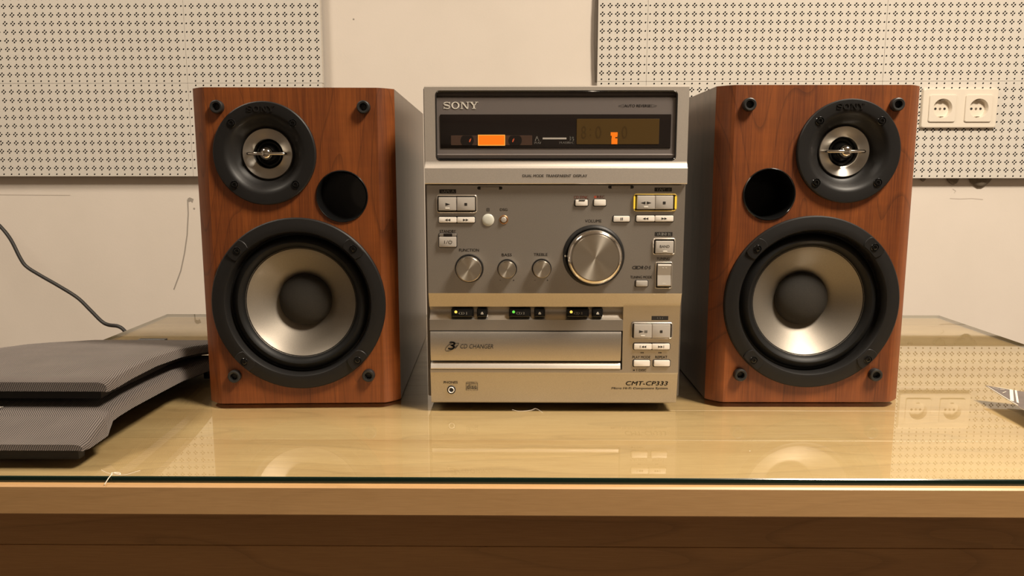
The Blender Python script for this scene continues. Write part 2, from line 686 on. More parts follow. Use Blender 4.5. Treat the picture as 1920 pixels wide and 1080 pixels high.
wall_back = struct(MB().box(RX0, RX1, YW, YW + .1, ZF, ZC).build('wall_back', M['wall'], None, 0), 'cream plastered wall behind the desk')
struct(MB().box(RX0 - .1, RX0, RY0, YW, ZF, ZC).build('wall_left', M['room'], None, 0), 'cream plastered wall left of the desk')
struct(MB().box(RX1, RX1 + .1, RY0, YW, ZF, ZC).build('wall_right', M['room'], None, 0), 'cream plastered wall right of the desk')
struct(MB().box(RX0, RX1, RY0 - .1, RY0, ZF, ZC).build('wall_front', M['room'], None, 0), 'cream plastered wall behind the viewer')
struct(MB().box(RX0, RX1, RY0, YW, ZF - .05, ZF).build('floor', M['floor'], None, 0), 'brown wooden floor under the desk')
struct(MB().box(RX0, RX1, RY0, YW, ZC, ZC + .05).build('ceiling', M['ceiling'], None, 0), 'cream plastered ceiling above the desk')


def strip(mb, pts, w, y):
    """thin flat ribbon along pts (x,z) lying on the wall"""
    for i in range(len(pts) - 1):
        a, b = Vector(pts[i]), Vector(pts[i + 1])
        n = Vector((-(b - a).y, (b - a).x)).normalized() * w / 2
        mb.quad((a.x - n.x, y, a.y - n.y), (b.x - n.x, y, b.y - n.y), (b.x + n.x, y, b.y + n.y), (a.x + n.x, y, a.y + n.y))
    return mb


def wp(px, py, Y=YW):
    p = on_y(px, py, Y)
    return (p.x, p.z)


mk = MB()
strip(mk, [wp(352, 374), wp(353, 400), wp(351, 440), wp(346, 475), wp(339, 508), wp(326, 543)], .0024, YW - .0004)
mk.build('pencil_mark', M['mark'], wall_back, 0)
mk = MB()
mk.plate([wp(352, 372), wp(356, 370), wp(363, 373), wp(361, 380), wp(357, 377), wp(354, 379)][::-1], YW, YW - .0005)
mk.build('scuff_mark', M['mark'], wall_back, 0)
mk = MB()
mk.lathe([(.0022, YW), (.0018, YW - .0006), (0, YW - .0007)], *wp(364, 391), 10)
mk.build('nail_hole', M['mark'], wall_back, 0)
mk = MB()
mk.lathe([(.0019, YW), (.0015, YW - .0006), (0, YW - .0007)], *wp(663, 36), 10)
mk.build('nail_hole', M['mark'], wall_back, 0)
M['mark_faint'] = plain('faint_mark', (.58, .51, .44), .9)
mk = MB()
strip(mk, [wp(-20, 365), wp(60, 365.5), wp(132, 366)], .0013, YW - .0004)
mk.build('hairline_crack', M['mark_faint'], wall_back, 0)
mk = MB()
strip(mk, [wp(1781, 372), wp(1800, 373), wp(1822, 372), wp(1843, 374)], .0016, YW - .0004)
strip(mk, [wp(1786, 354), wp(1792, 358), wp(1789, 362)], .0013, YW - .0004)
mk.build('scuff_mark', M['mark_faint'], wall_back, 0)

# ------------------------------------------------------------------ perforated acoustic panels
TY = 1.652           # front face of the boards
PX, PZ, EDGE = .0160, .0168, .0084
ANG = math.radians(45)


def hole_loop(cx, cz, a, b, n=7):
    out = []
    for i in range(n):
        t = 2 * PI * i / n
        x, z = a * math.cos(t), b * math.sin(t)
        out.append((cx + x * math.cos(ANG) - z * math.sin(ANG), cz + x * math.sin(ANG) + z * math.cos(ANG)))
    return out


_cells = {}


def cell(w, h, centres):
    key = (round(w, 6), round(h, 6), tuple(centres))
    if key not in _cells:
        holes = [hole_loop(w / 2 + cx, h / 2 + cz, .00205, .00160) for cx, cz in centres]
        v2, tr = face_with_holes([(0, 0), (w, 0), (w, h), (0, h)], holes)
        vs = [(p[0], 0.0, p[1]) for p in v2]
        fs, mi = list(tr), [0] * len(tr)
        for hl in holes:
            o, n = len(vs), len(hl)
            vs += [(x, 0.0, z) for x, z in hl] + [(x, .006, z) for x, z in hl]
            for i in range(n):
                j = (i + 1) % n
                fs.append((o + i, o + j, o + n + j, o + n + i))
                mi.append(1)
            fs.append(tuple(o + n + i for i in range(n)))
            mi.append(1)
        _cells[key] = (vs, fs, mi)
    return _cells[key]


Q4 = ((0, .0034), (.0033, 0), (0, -.0034), (-.0033, 0))


def acoustic_tile(parent, x0, x1, z0, z1, left=True, right=True, top=True, bot=True, xo=None, zo=None):
    """board from x0..x1, z0..z1; the flags say which sides keep the factory edge row of single holes"""
    mb = MB()
    xs = [x0 + (EDGE if left else .001)]
    e = x1 - (EDGE if right else .001)
    n = max(1, round((e - xs[0]) / PX))
    st = (e - xs[0]) / n
    xs += [xs[0] + st * (i + 1) for i in range(n)]
    zs = [z0 + (EDGE if bot else .001)]
    e = z1 - (EDGE if top else .001)
    m = max(1, round((e - zs[0]) / PZ))
    sz = (e - zs[0]) / m
    zs += [zs[0] + sz * (i + 1) for i in range(m)]
    X = [x0] + xs + [x1]
    Z = [z0] + zs + [z1]
    for i in range(len(X) - 1):
        for j in range(len(Z) - 1):
            w, h = X[i + 1] - X[i], Z[j + 1] - Z[j]
            ex, ez = i in (0, len(X) - 2), j in (0, len(Z) - 2)
            if ex and ez:
                c = ()
            elif ex:
                c = ((0, 0),) if w > .004 else ()
            elif ez:
                c = ((0, 0),) if h > .004 else ()
            else:
                c = Q4
            vs, fs, mi = cell(w, h, c)
            o = len(mb.v)
            mb.v += [(X[i] + a, TY + b, Z[j] + q) for a, b, q in vs]
            mb.f += [tuple(k + o for k in f) for f in fs]
            mb.m += mi
    # board edges with a slight arris
    a = .0008
    for (p, q) in (((x0, z0), (x1, z0)), ((x1, z0), (x1, z1)), ((x1, z1), (x0, z1)), ((x0, z1), (x0, z0))):
        mb.quad((p[0], TY, p[1]), (q[0], TY, q[1]), (q[0], TY + .013, q[1]), (p[0], TY + .013, p[1]), 0)
    mb.quad((x0, TY + .013, z0), (x1, TY + .013, z0), (x1, TY + .013, z1), (x0, TY + .013, z1), 2)
    o = mb.build('acoustic_tile', [M['tile'], M['pit'], M['tile_edge'], M['pit']], parent, 0)
    return o


lx1 = on_y(605, 157, TY).x
lx0 = on_y(352, 157, TY).x
lzb = on_y(200, 330.5, TY).z
lzs = on_y(352, 156, TY).z
G = .0003
pl = empty('acoustic_panel', 'cream perforated sound panel of four tiles on the wall behind the left speaker', 'panel', (0, 0, 0))
acoustic_tile(pl, lx0 + G, lx1, lzs + G, lzs + .31, True, False, True, True)
acoustic_tile(pl, lx0 + G, lx1 - .001, lzb, lzs - G, True, False, True, True)
acoustic_tile(pl, lx0 - .585, lx0 - G, lzs + G, lzs + .31, True, True, True, True)
acoustic_tile(pl, lx0 - .585, lx0 - G, lzb, lzs - G, True, True, True, True)
# battens that carry the boards on the wall
bt = MB()
bt.box(lx0 - .58, lx1 - .02, TY + .013, YW - .0013, lzb + .012, lzb + .05)
bt.box(lx0 - .58, lx1 - .02, TY + .013, YW - .0013, lzs - .02, lzs + .02)
bt.box(lx0 - .58, lx1 - .02, TY + .013, YW - .0013, lzs + .25, lzs + .29)
bt.build('batten', M['tile_edge'], pl, 0)

rx0 = on_y(1121, 80, TY).x
rs1 = on_y(1213, 100, TY).x
rs2 = on_y(1657, 120, TY).x
rzb = on_y(1800, 334, TY).z
rzs = on_y(1800, 152, TY).z
pr = empty('acoustic_panel', 'cream perforated sound panel of six tiles behind the right speaker and the sockets', 'panel', (0, 0, 0))
for za, zb_ in ((rzs + G, rzs + .32), (rzb, rzs - G)):
    acoustic_tile(pr, rx0, rs1 - G, za, zb_, False, True)
    acoustic_tile(pr, rs1 + G, rs2 - G, za, zb_)
    acoustic_tile(pr, rs2 + G, rs2 + .56, za, zb_)
bt = MB()
for zq in (rzb + .03, rzs, rzs + .27):
    bt.box(rx0 + .03, rs2 + .55, TY + .013, YW - .0013, zq - .02, zq + .02)
bt.build('batten', M['tile_edge'], pr, 0)
# jagged strip, the gap's shadow put into its dark colour, along the left edge of the right panel
ed = MB()
zt = rzs + .31
prof = [(rx0 - .0005, rzs - .02)]
N = 16
rings = []
for i in range(N + 1):
    z = rzs + (zt - rzs) * i / N
    bul = .0045 + .0035 * math.sin(PI * min(1, i / 11)) + random.uniform(-.0004, .0004)
    rings.append([(rx0 + .001, TY + .002, z), (rx0 - bul, TY + .010, z), (rx0 - bul * .8, TY + .015, z), (rx0 + .001, TY + .019, z)])
ed.loops(rings, True, True)
ed.build('edge_shadow_strip', M['tile_edge'], pr, 0)
# lumps of old glue below the right panel
for (px, py, w, h) in ((1733, 334, .010, .007), (1790, 335, .026, .012), (1841, 336, .048, .0165)):
    p = on_y(px, py, YW - .008)
    mb = MB()
    rings = []
    for k in range(5):
        t = k / 4
        r = math.cos(t * PI / 2 * .93)
        rings.append([(p.x + w / 2 * r * math.cos(a) * (1 + .10 * math.sin(3 * a + px)), YW - .0015 - .010 * math.sin(t * PI / 2),
                       p.z + h * r * math.sin(a) * (1 + .10 * math.cos(4 * a + px))) for a in [2 * PI * j / 18 for j in range(18)]])
    mb.loops(rings)
    tag(mb.build('glue_blob', M['glue'], pr, 60), 'brown lump of old glue')

# ------------------------------------------------------------------ double socket
sx = (on_y(1763.5, 204, TY).x + on_y(1828, 204, TY).x) / 2
sz_ = on_y(1790, 204, TY).z
so = empty('power_outlet', 'cream double wall socket on the perforated panel right of the right speaker', 'power outlet', (sx, TY, sz_))
zt_, zb_ = on_y(1790, 166.5, TY).z - sz_, on_y(1790, 240, TY).z - sz_
hw = .0775
y0, y1 = .0, -.0085
pit = .0373
R_CUP = .0197
mb = MB()
o = lambda k, y: [(x, y, z) for x, z in rr(0, (zt_ + zb_) / 2, 2 * hw - 2 * k, zt_ - zb_ - 2 * k, .004)]
mb.loops([o(0, y0), o(0, y1 + .002), o(.0008, y1 + .0005), o(.002, y1)], False, False)
v2, tr = face_with_holes([(x, z) for x, y, z in o(.002, y1)], [circle(s * pit, 0, R_CUP + .0012, 40) for s in (-1, 1)])
mb.add([(p[0], y1, p[1]) for p in v2], tr)
mb.build('frame_plate', M['socket'], so)
for s in (-1, 1):
    cx = s * pit
    mb = MB()
    q = .0277
    yb, yf = y1 - .0002, y1 - .0032
    outl = rr(cx, 0, 2 * q - .002, 2 * q - .002, .003)
    v2, tr = face_with_holes(outl, [circle(cx, 0, R_CUP, 40)])
    mb.add([(p[0], yf, p[1]) for p in v2], tr)
    mb.loops([[(x, yb, z) for x, z in rr(cx, 0, 2 * q, 2 * q, .004)], [(x, yf + .001, z) for x, z in rr(cx, 0, 2 * q, 2 * q, .004)], [(x, yf, z) for x, z in outl]], False, False)
    mb.build('socket_insert', M['socket'], so)
    cup = MB()
    dp = .0112
    cup.lathe([(R_CUP, yf), (R_CUP - .0006, yf + .001), (R_CUP - .0012, yf + dp), (0, yf + dp)], cx, 0, 40)
    c = cup.build('socket_cup', M['socket'], so)
    ph = MB()
    for dx in (-.0095, .0095):
        ph.lathe([(.0026, yf + dp - .0004), (0, yf + dp - .0004)], cx + dx, 0, 12)
    ph.build('pin_holes', M['socket_dark'], c, 0)
    scw = MB()
    scw.lathe([(.0026, yf + dp), (.0024, yf + dp - .0008), (0, yf + dp - .0009)], cx, 0, 12)
    scw.build('centre_screw', M['brass'], c)
    for zz in (-1, 1):
        cl = MB()
        cl.box(cx - .0035, cx + .0035, yf + .002, yf + dp, zz * (R_CUP - .0028) - .0007, zz * (R_CUP - .0028) + .0007)
        cl.build('earth_clip', M['brass'], c, 0)

# ------------------------------------------------------------------ desk with glass top
DX0, DX1 = -.487, .5754
DYF, DYB = .4640, 1.0415
GT = .0040            # glass thickness
WZ = -GT - .0003      # top of the wood
WB = -.0245
desk = empty('desk', 'pale maple desk of glued boards under a sheet of glass', 'desk', (0, 0, ZF))
dz = -ZF


def dpart(mb, name, m, smooth=30):
    return mb.build(name, m, desk, smooth, (0, 0, dz))


seams = [.4795, .5513, .6246, .698, .7713, .8446, .918, .991, DYB]
for i in range(len(seams) - 1):
    mb = MB()
    mb.box(DX0, DX1, seams[i] + .0001, seams[i + 1] - .0001, WB, WZ, .0003)
    dpart(mb, 'board', M['maple'])
mb = MB().box(DX0, DX1, DYF, .4793, WB, WZ, .0012)
dpart(mb, 'edge_strip', M['lip'])
AY = DYF + .030
mb = MB().box(DX0 + .03, DX1 - .03, AY, AY + .018, -.0598, WB - .0003, .0003)
dpart(mb, 'apron_board', M['apron'])
mb = MB().box(DX0 + .03, DX1 - .03, AY, AY + .018, -.165, -.0601, .0003)
dpart(mb, 'apron_board', M['apron'])
for x in (DX0 + .002, DX1 - .032):
    mb = MB().box(x, x + .03, DYF + .02, DYB - .02, ZF, WB - .0003, .001)
    dpart(mb, 'leg', M['leg'])
mb = MB().box(DX0 + .032, DX1 - .032, DYB - .05, DYB - .032, -.42, WB - .0003, .001)
dpart(mb, 'modesty_panel', M['leg'])

gl = MB()
gx0, gx1, gy0, gy1 = DX0 + .0005, DX1 - .0005, .4685, DYB - .0005
b = .0006
top = lambda k, z: [(gx0 + k, gy0 + k, z), (gx1 - k, gy0 + k, z), (gx1 - k, gy1 - k, z), (gx0 + k, gy1 - k, z)]
gl.loops([top(b, 0)], False, True, 0)
A, B_, D_ = top(b, 0), top(0, -b), top(0, -GT)
for i in range(4):
    j = (i + 1) % 4
    for P, Q_ in ((A, B_), (B_, D_)):
        gl.quad(P[i], P[j], Q_[j], Q_[i], 2 if i == 0 else 3)
gl.loops([top(0, -GT)], False, True, 1)
g = gl.build('glass_sheet', [M['glass'], M['glass_under'], M['glass_edge'], M['glass_side']], None, 0)
tag(g, 'clear glass sheet with a dark green edge covering the desk top', 'glass sheet')

# ------------------------------------------------------------------ black cable hanging behind the desk
pts = [(-60, 372), (-30, 398), (0, 424), (20, 449), (38, 484), (50, 500), (75, 516), (110, 536), (145, 558), (168, 580), (190, 602), (203, 609), (222, 612), (234, 621), (244, 640), (250, 670), (252, 720)]
ctl = [on_y(px, py, 1.30 - .08 * max(0, px) / 250) for px, py in pts]


def smooth_path(P, k=5):
    out = []
    for i in range(len(P) - 1):
        p0, p1, p2, p3 = P[max(i - 1, 0)], P[i], P[i + 1], P[min(i + 2, len(P) - 1)]
        for j in range(k):
            t = j / k
            out.append(0.5 * ((2 * p1) + (p2 - p0) * t + (2 * p0 - 5 * p1 + 4 * p2 - p3) * t * t + (3 * p1 - p0 - 3 * p2 + p3) * t ** 3))
    out.append(P[-1])
    return out


ctl += [ctl[-1] + Vector((.01, .03, -.20)), Vector((ctl[-1].x + .03, 1.28, ZF + .006)), Vector((ctl[-1].x + .30, 1.40, ZF + .005))]
ctl = [ctl[0] + Vector((-.42, .36, .16)), ctl[0] + Vector((-.14, .16, .07))] + ctl
cb = MB().tube(smooth_path(ctl), .0031, 8).build('cable', M['cable'], None, 60)
tag(cb, 'thin black cable hanging down the wall behind the left end of the desk', 'cable')

# ------------------------------------------------------------------ speakers
SHW, SH, SCH, SCD, SDEP = .0815, .2612, .0128, .0108, .275


def speaker(name, label, loc, rz, sc, mir):
    """mir=+1: tweeter on the right (x>0); -1: mirrored"""
    root = empty(name, label, 'speaker', loc, rz, 'pair of cherry bookshelf speakers')
    root.scale = sc
    mx = mir
    tw = (mx * .0222, .2092)
    port = (-mx * .0385, .1748)
    wf = (mx * -.0003, .0860)
    # cabinet sides, back, top and bottom
    mb = MB()
    zb = .0006
    for a, b_ in ((-SHW, -SHW + .010), (SHW - .010, SHW)):
        mb.box(a, b_, SCD, SDEP, zb, SH)
    mb.box(-SHW + .010, SHW - .010, SCD, SDEP, zb, zb + .010)
    mb.box(-SHW + .010, SHW - .010, SCD, SDEP, SH - .010, SH)
    mb.box(-SHW + .010, SHW - .010, SDEP - .010, SDEP, zb + .010, SH - .010)
    mb.build('cabinet', M['walnut'], root, 0)
    # front baffle with swept chamfers and three openings
    mb = MB()
    outer = [(-SHW + SCH, zb), (SHW - SCH, zb), (SHW - SCH, SH), (-SHW + SCH, SH)]
    v2, tr = face_with_holes(outer, [circle(*tw, .0405, 64), circle(*port, .0203, 48), circle(*wf, .0690, 80)])
    mb.add([(p[0], 0, p[1]) for p in v2], tr)
    n = 7
    for s in (-1, 1):
        pr_ = [(s * (SHW - SCH + SCH * t), SCD * t ** 1.45) for t in [i / n for i in range(n + 1)]]
        mb.loops([[(x, y, zb) for x, y in pr_], [(x, y, SH) for x, y in pr_]], False, False, 0, False)
    for z in (zb, SH):
        full = [(-SHW + SCH * (1 - i / n), SCD * (i / n) ** 1.45) for i in range(n, -1, -1)] + [(SHW - SCH + SCH * i / n, SCD * (i / n) ** 1.45) for i in range(n + 1)]
        mb.add([(x, y, z) for x, y in full], [tuple(range(len(full)))])
    mb.build('front_baffle', M['cherry'], root, 30)
    # bass reflex port
    mb = MB()
    mb.lathe([(.0212, .0001), (.0212, -.0008), (.0206, -.0014), (.0200, -.0008), (.0190, .003), (.0185, .012), (.0182, .075), (0, .075)], *port, 48)
    mb.build('reflex_port', M['black_gloss'], root)
    # tweeter
    twp = MB()
    twp.lathe([(.0412, .0002), (.0412, -.0028), (.0404, -.0036), (.0330, -.0038), (.0308, -.0032), (.0285, -.0012), (.0262, .0022), (.0240, .0052), (.0218, .0068), (.0206, .0072), (.0206, .009)], *tw, 72)
    t = twp.build('tweeter', M['flange'], root)
    mb = MB().lathe([(.0205, .0085), (.0205, .0060), (.0200, .0055), (.0130, .0074), (.0120, .0082), (.0119, .014)], 0, 0, 64)
    r = mb.build('tweeter_ring', M['ring'], t, 30, (tw[0], 0, tw[1]))
    r['label'] = 'silver ring round the tweeter'
    mb = MB().lathe([(.0119, .0135), (.0108, .0120), (.0098, .0108), (.0090, .0106), (.0080, .0112), (.0070, .0092), (.0050, .0066), (.0025, .0052), (0, .0048)], *tw, 40)
    mb.build('tweeter_dome', M['black_gloss'], t)
    mb = MB().lathe([(.0048, .0110), (.0051, .0060), (.0050, .0024), (.0042, .0002), (.0025, -.0010), (0, -.0014)], *tw, 28)
    mb.build('phase_plug', M['chrome'], t, 60)
    mb = MB()
    bar = [Vector((tw[0] + x, y, tw[1])) for x, y in ((-.0158, .0066), (-.0150, .0030), (-.0138, .0018), (-.006, .0006), (0, .0001), (.006, .0006), (.0138, .0018), (.0150, .0030), (.0158, .0066))]
    mb.tube(bar, .00135, 8)
    mb.build('guard_bar', M['chrome'], t, 60)
    mb = MB()
    sony(mb, tw[0] - .0012, tw[1] + .0350, .0222, .0046, -.0034, -.0044)
    e = mb.build('lettering', M['emboss'], t, 0)
    e['label'] = 'raised black brand lettering'

    def screw(par, x, z, y, rad=.0034):
        k = MB()
        k.lathe([(rad, y), (rad, y - .0005), (rad * .9, y - .0009), (rad * .80, y - .0002), (rad * .74, y + .0001), (rad * .68, y - .0007), (rad * .42, y - .0010), (rad * .34, y + .0006), (0, y + .0006)], x, z, 18)
        k.build('screw', M['black_gloss'], par)
    for dx, dz_ in ((-.0248, .0238), (.0240, .0238), (-.0248, -.0248), (.0243, -.0248)):
        screw(t, tw[0] + dx, tw[1] + dz_, -.0036)
    # woofer
    mb = MB()
    mb.lathe([(.0717, .0002), (.0717, -.0030), (.0708, -.0040), (.0660, -.0049), (.0620, -.0053), (.0606, -.0050), (.0598, -.0038), (.0590, .0005), (.0586, .0060)], *wf, 96)
    w = mb.build('woofer', M['flange'], root)
    mb = MB().lathe([(.0588, .0050), (.0570, .0048), (.0556, .0030), (.0535, .0008), (.0512, .0002), (.0490, .0012), (.0474, .0036), (.0466, .0052), (.0455, .0056)], *wf, 80)
    mb.build('surround', M['rubber'], w)
    prof = [(.0464, .0052)] + [(.0464 - .0246 * q, .0052 + .0175 * q ** .86) for q in [i / 12 for i in range(1, 13)]]
    mb = MB().lathe(prof, *wf, 96)
    mb.build('cone', M['cone'], w, 60)
    prof = [(.0226, .0226), (.0222, .0205)] + [(.0220 * math.cos(a), .0200 - .0085 * math.sin(a)) for a in [PI / 2 * i / 9 for i in range(10)]]
    mb = MB().lathe(prof, *wf, 56)
    mb.build('dust_cap', M['dust'], w, 60)
    for dx, dz_ in ((-.0474, .0451), (.0470, .0464), (-.0462, -.0477), (.0478, -.0470)):
        k = MB()
        outl = []
        for i in range(22):
            a = 2 * PI * i / 22
            x, z = dx + .0088 * math.cos(a), dz_ + .0088 * math.sin(a)
            rad = math.hypot(x, z)
            rr_ = min(max(rad, .0608), .0706)
            outl.append((wf[0] + x / rad * rr_, wf[1] + z / rad * rr_))
        k.loops([[(x, -.0036, z) for x, z in outl], [(x, -.0056, z) for x, z in outl], [(x * .96 + (wf[0] + dx) * .04, -.0060, z * .96 + (wf[1] + dz_) * .04) for x, z in outl]])
        k.build('screw_boss', M['flange'], w)
        screw(w, wf[0] + dx, wf[1] + dz_, -.0058, .0032)
    # grille peg sockets
    for x, z in ((-.0583, .2458), (.0583, .2458), (-.0560, .0249), (.0563, .0249)):
        k = MB()
        k.lathe([(.0053, .0005), (.0053, -.0038), (.0050, -.0045), (.0044, -.0048), (.0031, -.0046), (.0029, -.0040)], x, z, 28)
        k.lathe([(.0029, -.0040), (.0027, -.0004), (0, -.0004)], x, z, 6)
        k.build('grille_peg', M['black'], root)
    # thin rubber pads below
    for x, y in ((-.06, .02), (.06, .02), (-.06, .25), (.06, .25)):
        k = MB().box(x - .008, x + .008, y - .008, y + .008, 0, zb + .0001)
        k.build('foot', M['rubber'], root, 0)
    return root


speaker('bookshelf_speaker', 'cherry wood two-way speaker left of the stereo, beside the cloth grilles', (-.1823, .6265, .0), math.radians(2), (.993, 1, .9957), -1)
speaker('bookshelf_speaker', 'cherry wood two-way speaker right of the stereo, in front of the sockets', (.2425, .6335, .0), math.radians(.4), (1.012, 1, 1.0045), 1)

# ------------------------------------------------------------------ hi-fi unit
YU, XU = .6095, .0285
hifi = empty('stereo_system', 'silver micro stereo with cassette door, knobs and disc drawer between the speakers', 'stereo', (XU, YU, 0))


def U(px, py, off=0.0):
    """pixel on the plane off behind the front panel -> local (x,z)"""
    p = on_y(px, py, YU + off)
    return p.x - XU, p.z


def UB(x0, y0, x1, y1, off=0.0):
    a, c = U(x0, y0, off), U(x1, y1, off)
    return (a[0] + c[0]) / 2, (a[1] + c[1]) / 2, abs(c[0] - a[0]), abs(a[1] - c[1])


def zc(py, off=0.0):
    return U(1040, py, off)[1]


XL, XR = -.1021, .1019
XM = U(1168.5, 590, .005)[0]
# case
mb = MB().box(XL - .0024, XR + .0024, .012, .31, .0085, zc(164, .012), .001)
mb.build('case', M['case'], hifi)
for x in (-.08, .08):
    for y in (.035, .28):
        mb = MB().lathe([(.012, 0), (.012, .007), (.010, .0085)], 0, 0, 20)
        f = MB()
        f.v = [(x + a, y + q, bq) for a, bq, q in mb.v]
        f.f, f.m = mb.f, mb.m
        f.add([(x + .012 * math.cos(2 * PI * j / 20), y + .012 * math.sin(2 * PI * j / 20), 0) for j in range(20)], [tuple(range(20))])
        f.build('foot', M['rubber'], hifi)

# lower front panel (right-hand profile is plain, left-hand one has the button trough)
z346, z550, z575, z698, z757 = zc(347.2), zc(550), zc(574, .005), zc(698.5, .005), zc(755.5, .009)
PB = .005     # set-back of the disc section
right_prof = [(.0, z346), (.0, z550), (.0012, z550 - .0022), (.0036, z575 + .003), (PB, z575), (PB, z698), (.0062, z698 - .002), (.0088, z757 + .001), (.0098, z757), (.014, z757), (.014, z346)]
za, zb2 = zc(575, PB), zc(600, PB)
left_prof = [(.0, z346), (.0, z550), (.0012, z550 - .0022), (.0036, z575 + .003), (PB, za), (.0085, za - .0010), (.0102, za - .0030), (.0104, za - .0048), (.0098, zb2 + .0046), (.0085, zb2 + .0028), (.0068, zb2 + .0011), (PB, zb2),
             (PB, zc(620, PB)), (.0125, zc(620.1, PB)), (.0125, zc(693, PB)), (PB, zc(693.1, PB)), (PB, z698), (.0062, z698 - .002), (.0088, z757 + .001), (.0098, z757), (.014, z757), (.014, z346)]
mb = MB()
mb.sweep_x(left_prof, XL + .0006, XM)
mb.sweep_x(right_prof, XM, XR - .0002)
fp = mb.build('front_panel', M['silver'], hifi, 28)
# thin split line between the control field and the disc section
# disc drawer and its lower rail
cx, cz_, w, h = UB(805.4, 621.3, 1169.4, 678.6, .0035)
mb = MB()
x0, x1 = XL + .0012, XM - .0014
zt0, zt1 = cz_ + h / 2, cz_ - h / 2
mb.sweep_x([(.0062, zt0), (.0038, zt0 - .0005), (.0030, zt0 - .002), (.0026, zt0 - .006), (.0028, cz_), (.0034, zt1 + .006), (.0042, zt1 + .002), (.0052, zt1 + .0004), (.011, zt1), (.011, zt0)], x0, x1)
drawer = mb.build('disc_drawer', M['silver'], hifi, 40)
mb = MB()
a0, a1 = zc(680.6, .005), zc(692.4, .004)
mb.sweep_x([(.0095, a0), (.0066, a0 - .0003), (.0058, a0 - .0010), (.0050, a0 - .0028), (.0042, a1 + .0008), (.0044, a1), (.0122, a1), (.0122, a0)], x0 - .0002, x1)
mb.build('drawer_rail', M['silver2'], hifi, 30)

# ------------ cassette door (upper fascia)
DO = -.001
zt_top, z302, z316, z345 = zc(160.3, DO), zc(302.5, DO), zc(315.5, -.004), zc(345, -.004)
wl = UB(815.5, 169.5, 1267.5, 301.5, DO)
mb = MB()
# front face round the window
outer = [(XL - .0002, zc(302.8, DO)), (XR + .0002, zc(302.8, DO)), (XR + .0002, zt_top - .0010), (XL - .0002, zt_top - .0010)]
hole = rr(wl[0], wl[1], wl[2], wl[3], .0036, 6)
v2, tr = face_with_holes(outer, [hole])
mb.add([(p[0], DO, p[1]) for p in v2], tr)
mb.loops([[(x, DO, z) for x, z in hole], [(x, .010, z) for x, z in hole]], False, False)
xa, xb = XL - .0002, XR + .0002
zf = zc(302.8, DO)
prof = [(DO, zf), (-.00125, zf - .0012), (-.0019, zf - .0026), (-.0028, zf - .0040), (-.0036, z316 + .0006), (-.0041, z316), (-.0043, z345 + .0006), (-.0038, z345), (.011, z345), (.011, zf)]
mb.sweep_x(prof, xa, xb)
# top lip and flanks
mb.add([(xa, DO, zt_top - .001), (xb, DO, zt_top - .001), (xb, .0002, zt_top), (xa, .0002, zt_top), (xb, .0118, zt_top), (xa, .0118, zt_top)], [(0, 1, 2, 3), (3, 2, 4, 5)])
for x in (xa, xb):
    mb.quad((x, DO, zf), (x, DO, zt_top - .001), (x, .0118, zt_top), (x, .0118, zf))
door = mb.build('cassette_door', M['silver2'], hifi, 25)
# dark bezel round the lens
mb = MB()
rring(mb, wl[0], wl[1], wl[2] - .0001, wl[3] - .0001, .0036, .0010, .004, DO - .0004, .0005)
mb.build('window_bezel', M['black_gloss'], door, 40)
# lens: sloped top strip, flat band, rounded foot
lw0, lw1 = wl[0] - wl[2] / 2 + .0009, wl[0] + wl[2] / 2 - .0009
ztw, zbw = wl[1] + wl[3] / 2 - .0009, wl[1] - wl[3] / 2 + .0009
mb = MB()
zq = zc(181, 0)
mb.sweep_x([(.0034, ztw), (.0030, zq + .0010), (.0018, zq), (.0012, zq - .001), (.0010, zc(215)), (.0008, zc(280)), (.0006, zc(288.5)), (-.0001, zc(290.5)), (.0001, zc(292)), (.0006, zbw + .0012), (.0018, zbw), (.0085, zbw), (.0085, ztw)], lw0, lw1)
mb.build('lens', M['window'], door, 25)
LY = .0003
c4 = UB(825, 214.5, 1257, 278, LY)
mb = MB()
rbutton(mb, *c4, .0006, .003, LY, .0001)
mb.build('display_window', M['lens_black'], door)
LY2 = LY - .0003
mb = MB()
c4 = UB(1081.5, 222.8, 1235.3, 270.5, LY2)
rbutton(mb, *c4, .0006, .002, LY2, .0001)
lcd = mb.build('display_panel', M['lcd'], door, 0)
lcd['label'] = 'amber liquid crystal display'
mb = MB()
for s, px, w_, h_ in (('8', 1094.5, 9, 24), (':', 1107, 2, 14), ('0', 1122, 11, 24), ('0', 1171, 10, 24)):
    q = UB(px - w_ / 2, 248 - h_ / 2, px + w_ / 2, 248 + h_ / 2, LY2)
    add_text(mb, s, q[0], q[1], q[2], q[3], LY2 - .00008)
mb.build('lettering', M['lcd_dim'], door, 0)
mb = MB()
for (a, b_, c_, d_) in ((1145, 248, 1158, 254.5), (1147, 254, 1153.5, 262), (1146.5, 259.5, 1157.5, 270.3), (1153, 254, 1157.5, 257)):
    q = UB(a, b_, c_, d_, LY2)
    rect(mb, q[0], q[1], q[2], q[3], LY2 - .00012 - .00001 * a / 1000)
mb.build('orange_shape', M['orange'], door, 0)  # small emissive orange blocks laid over the display
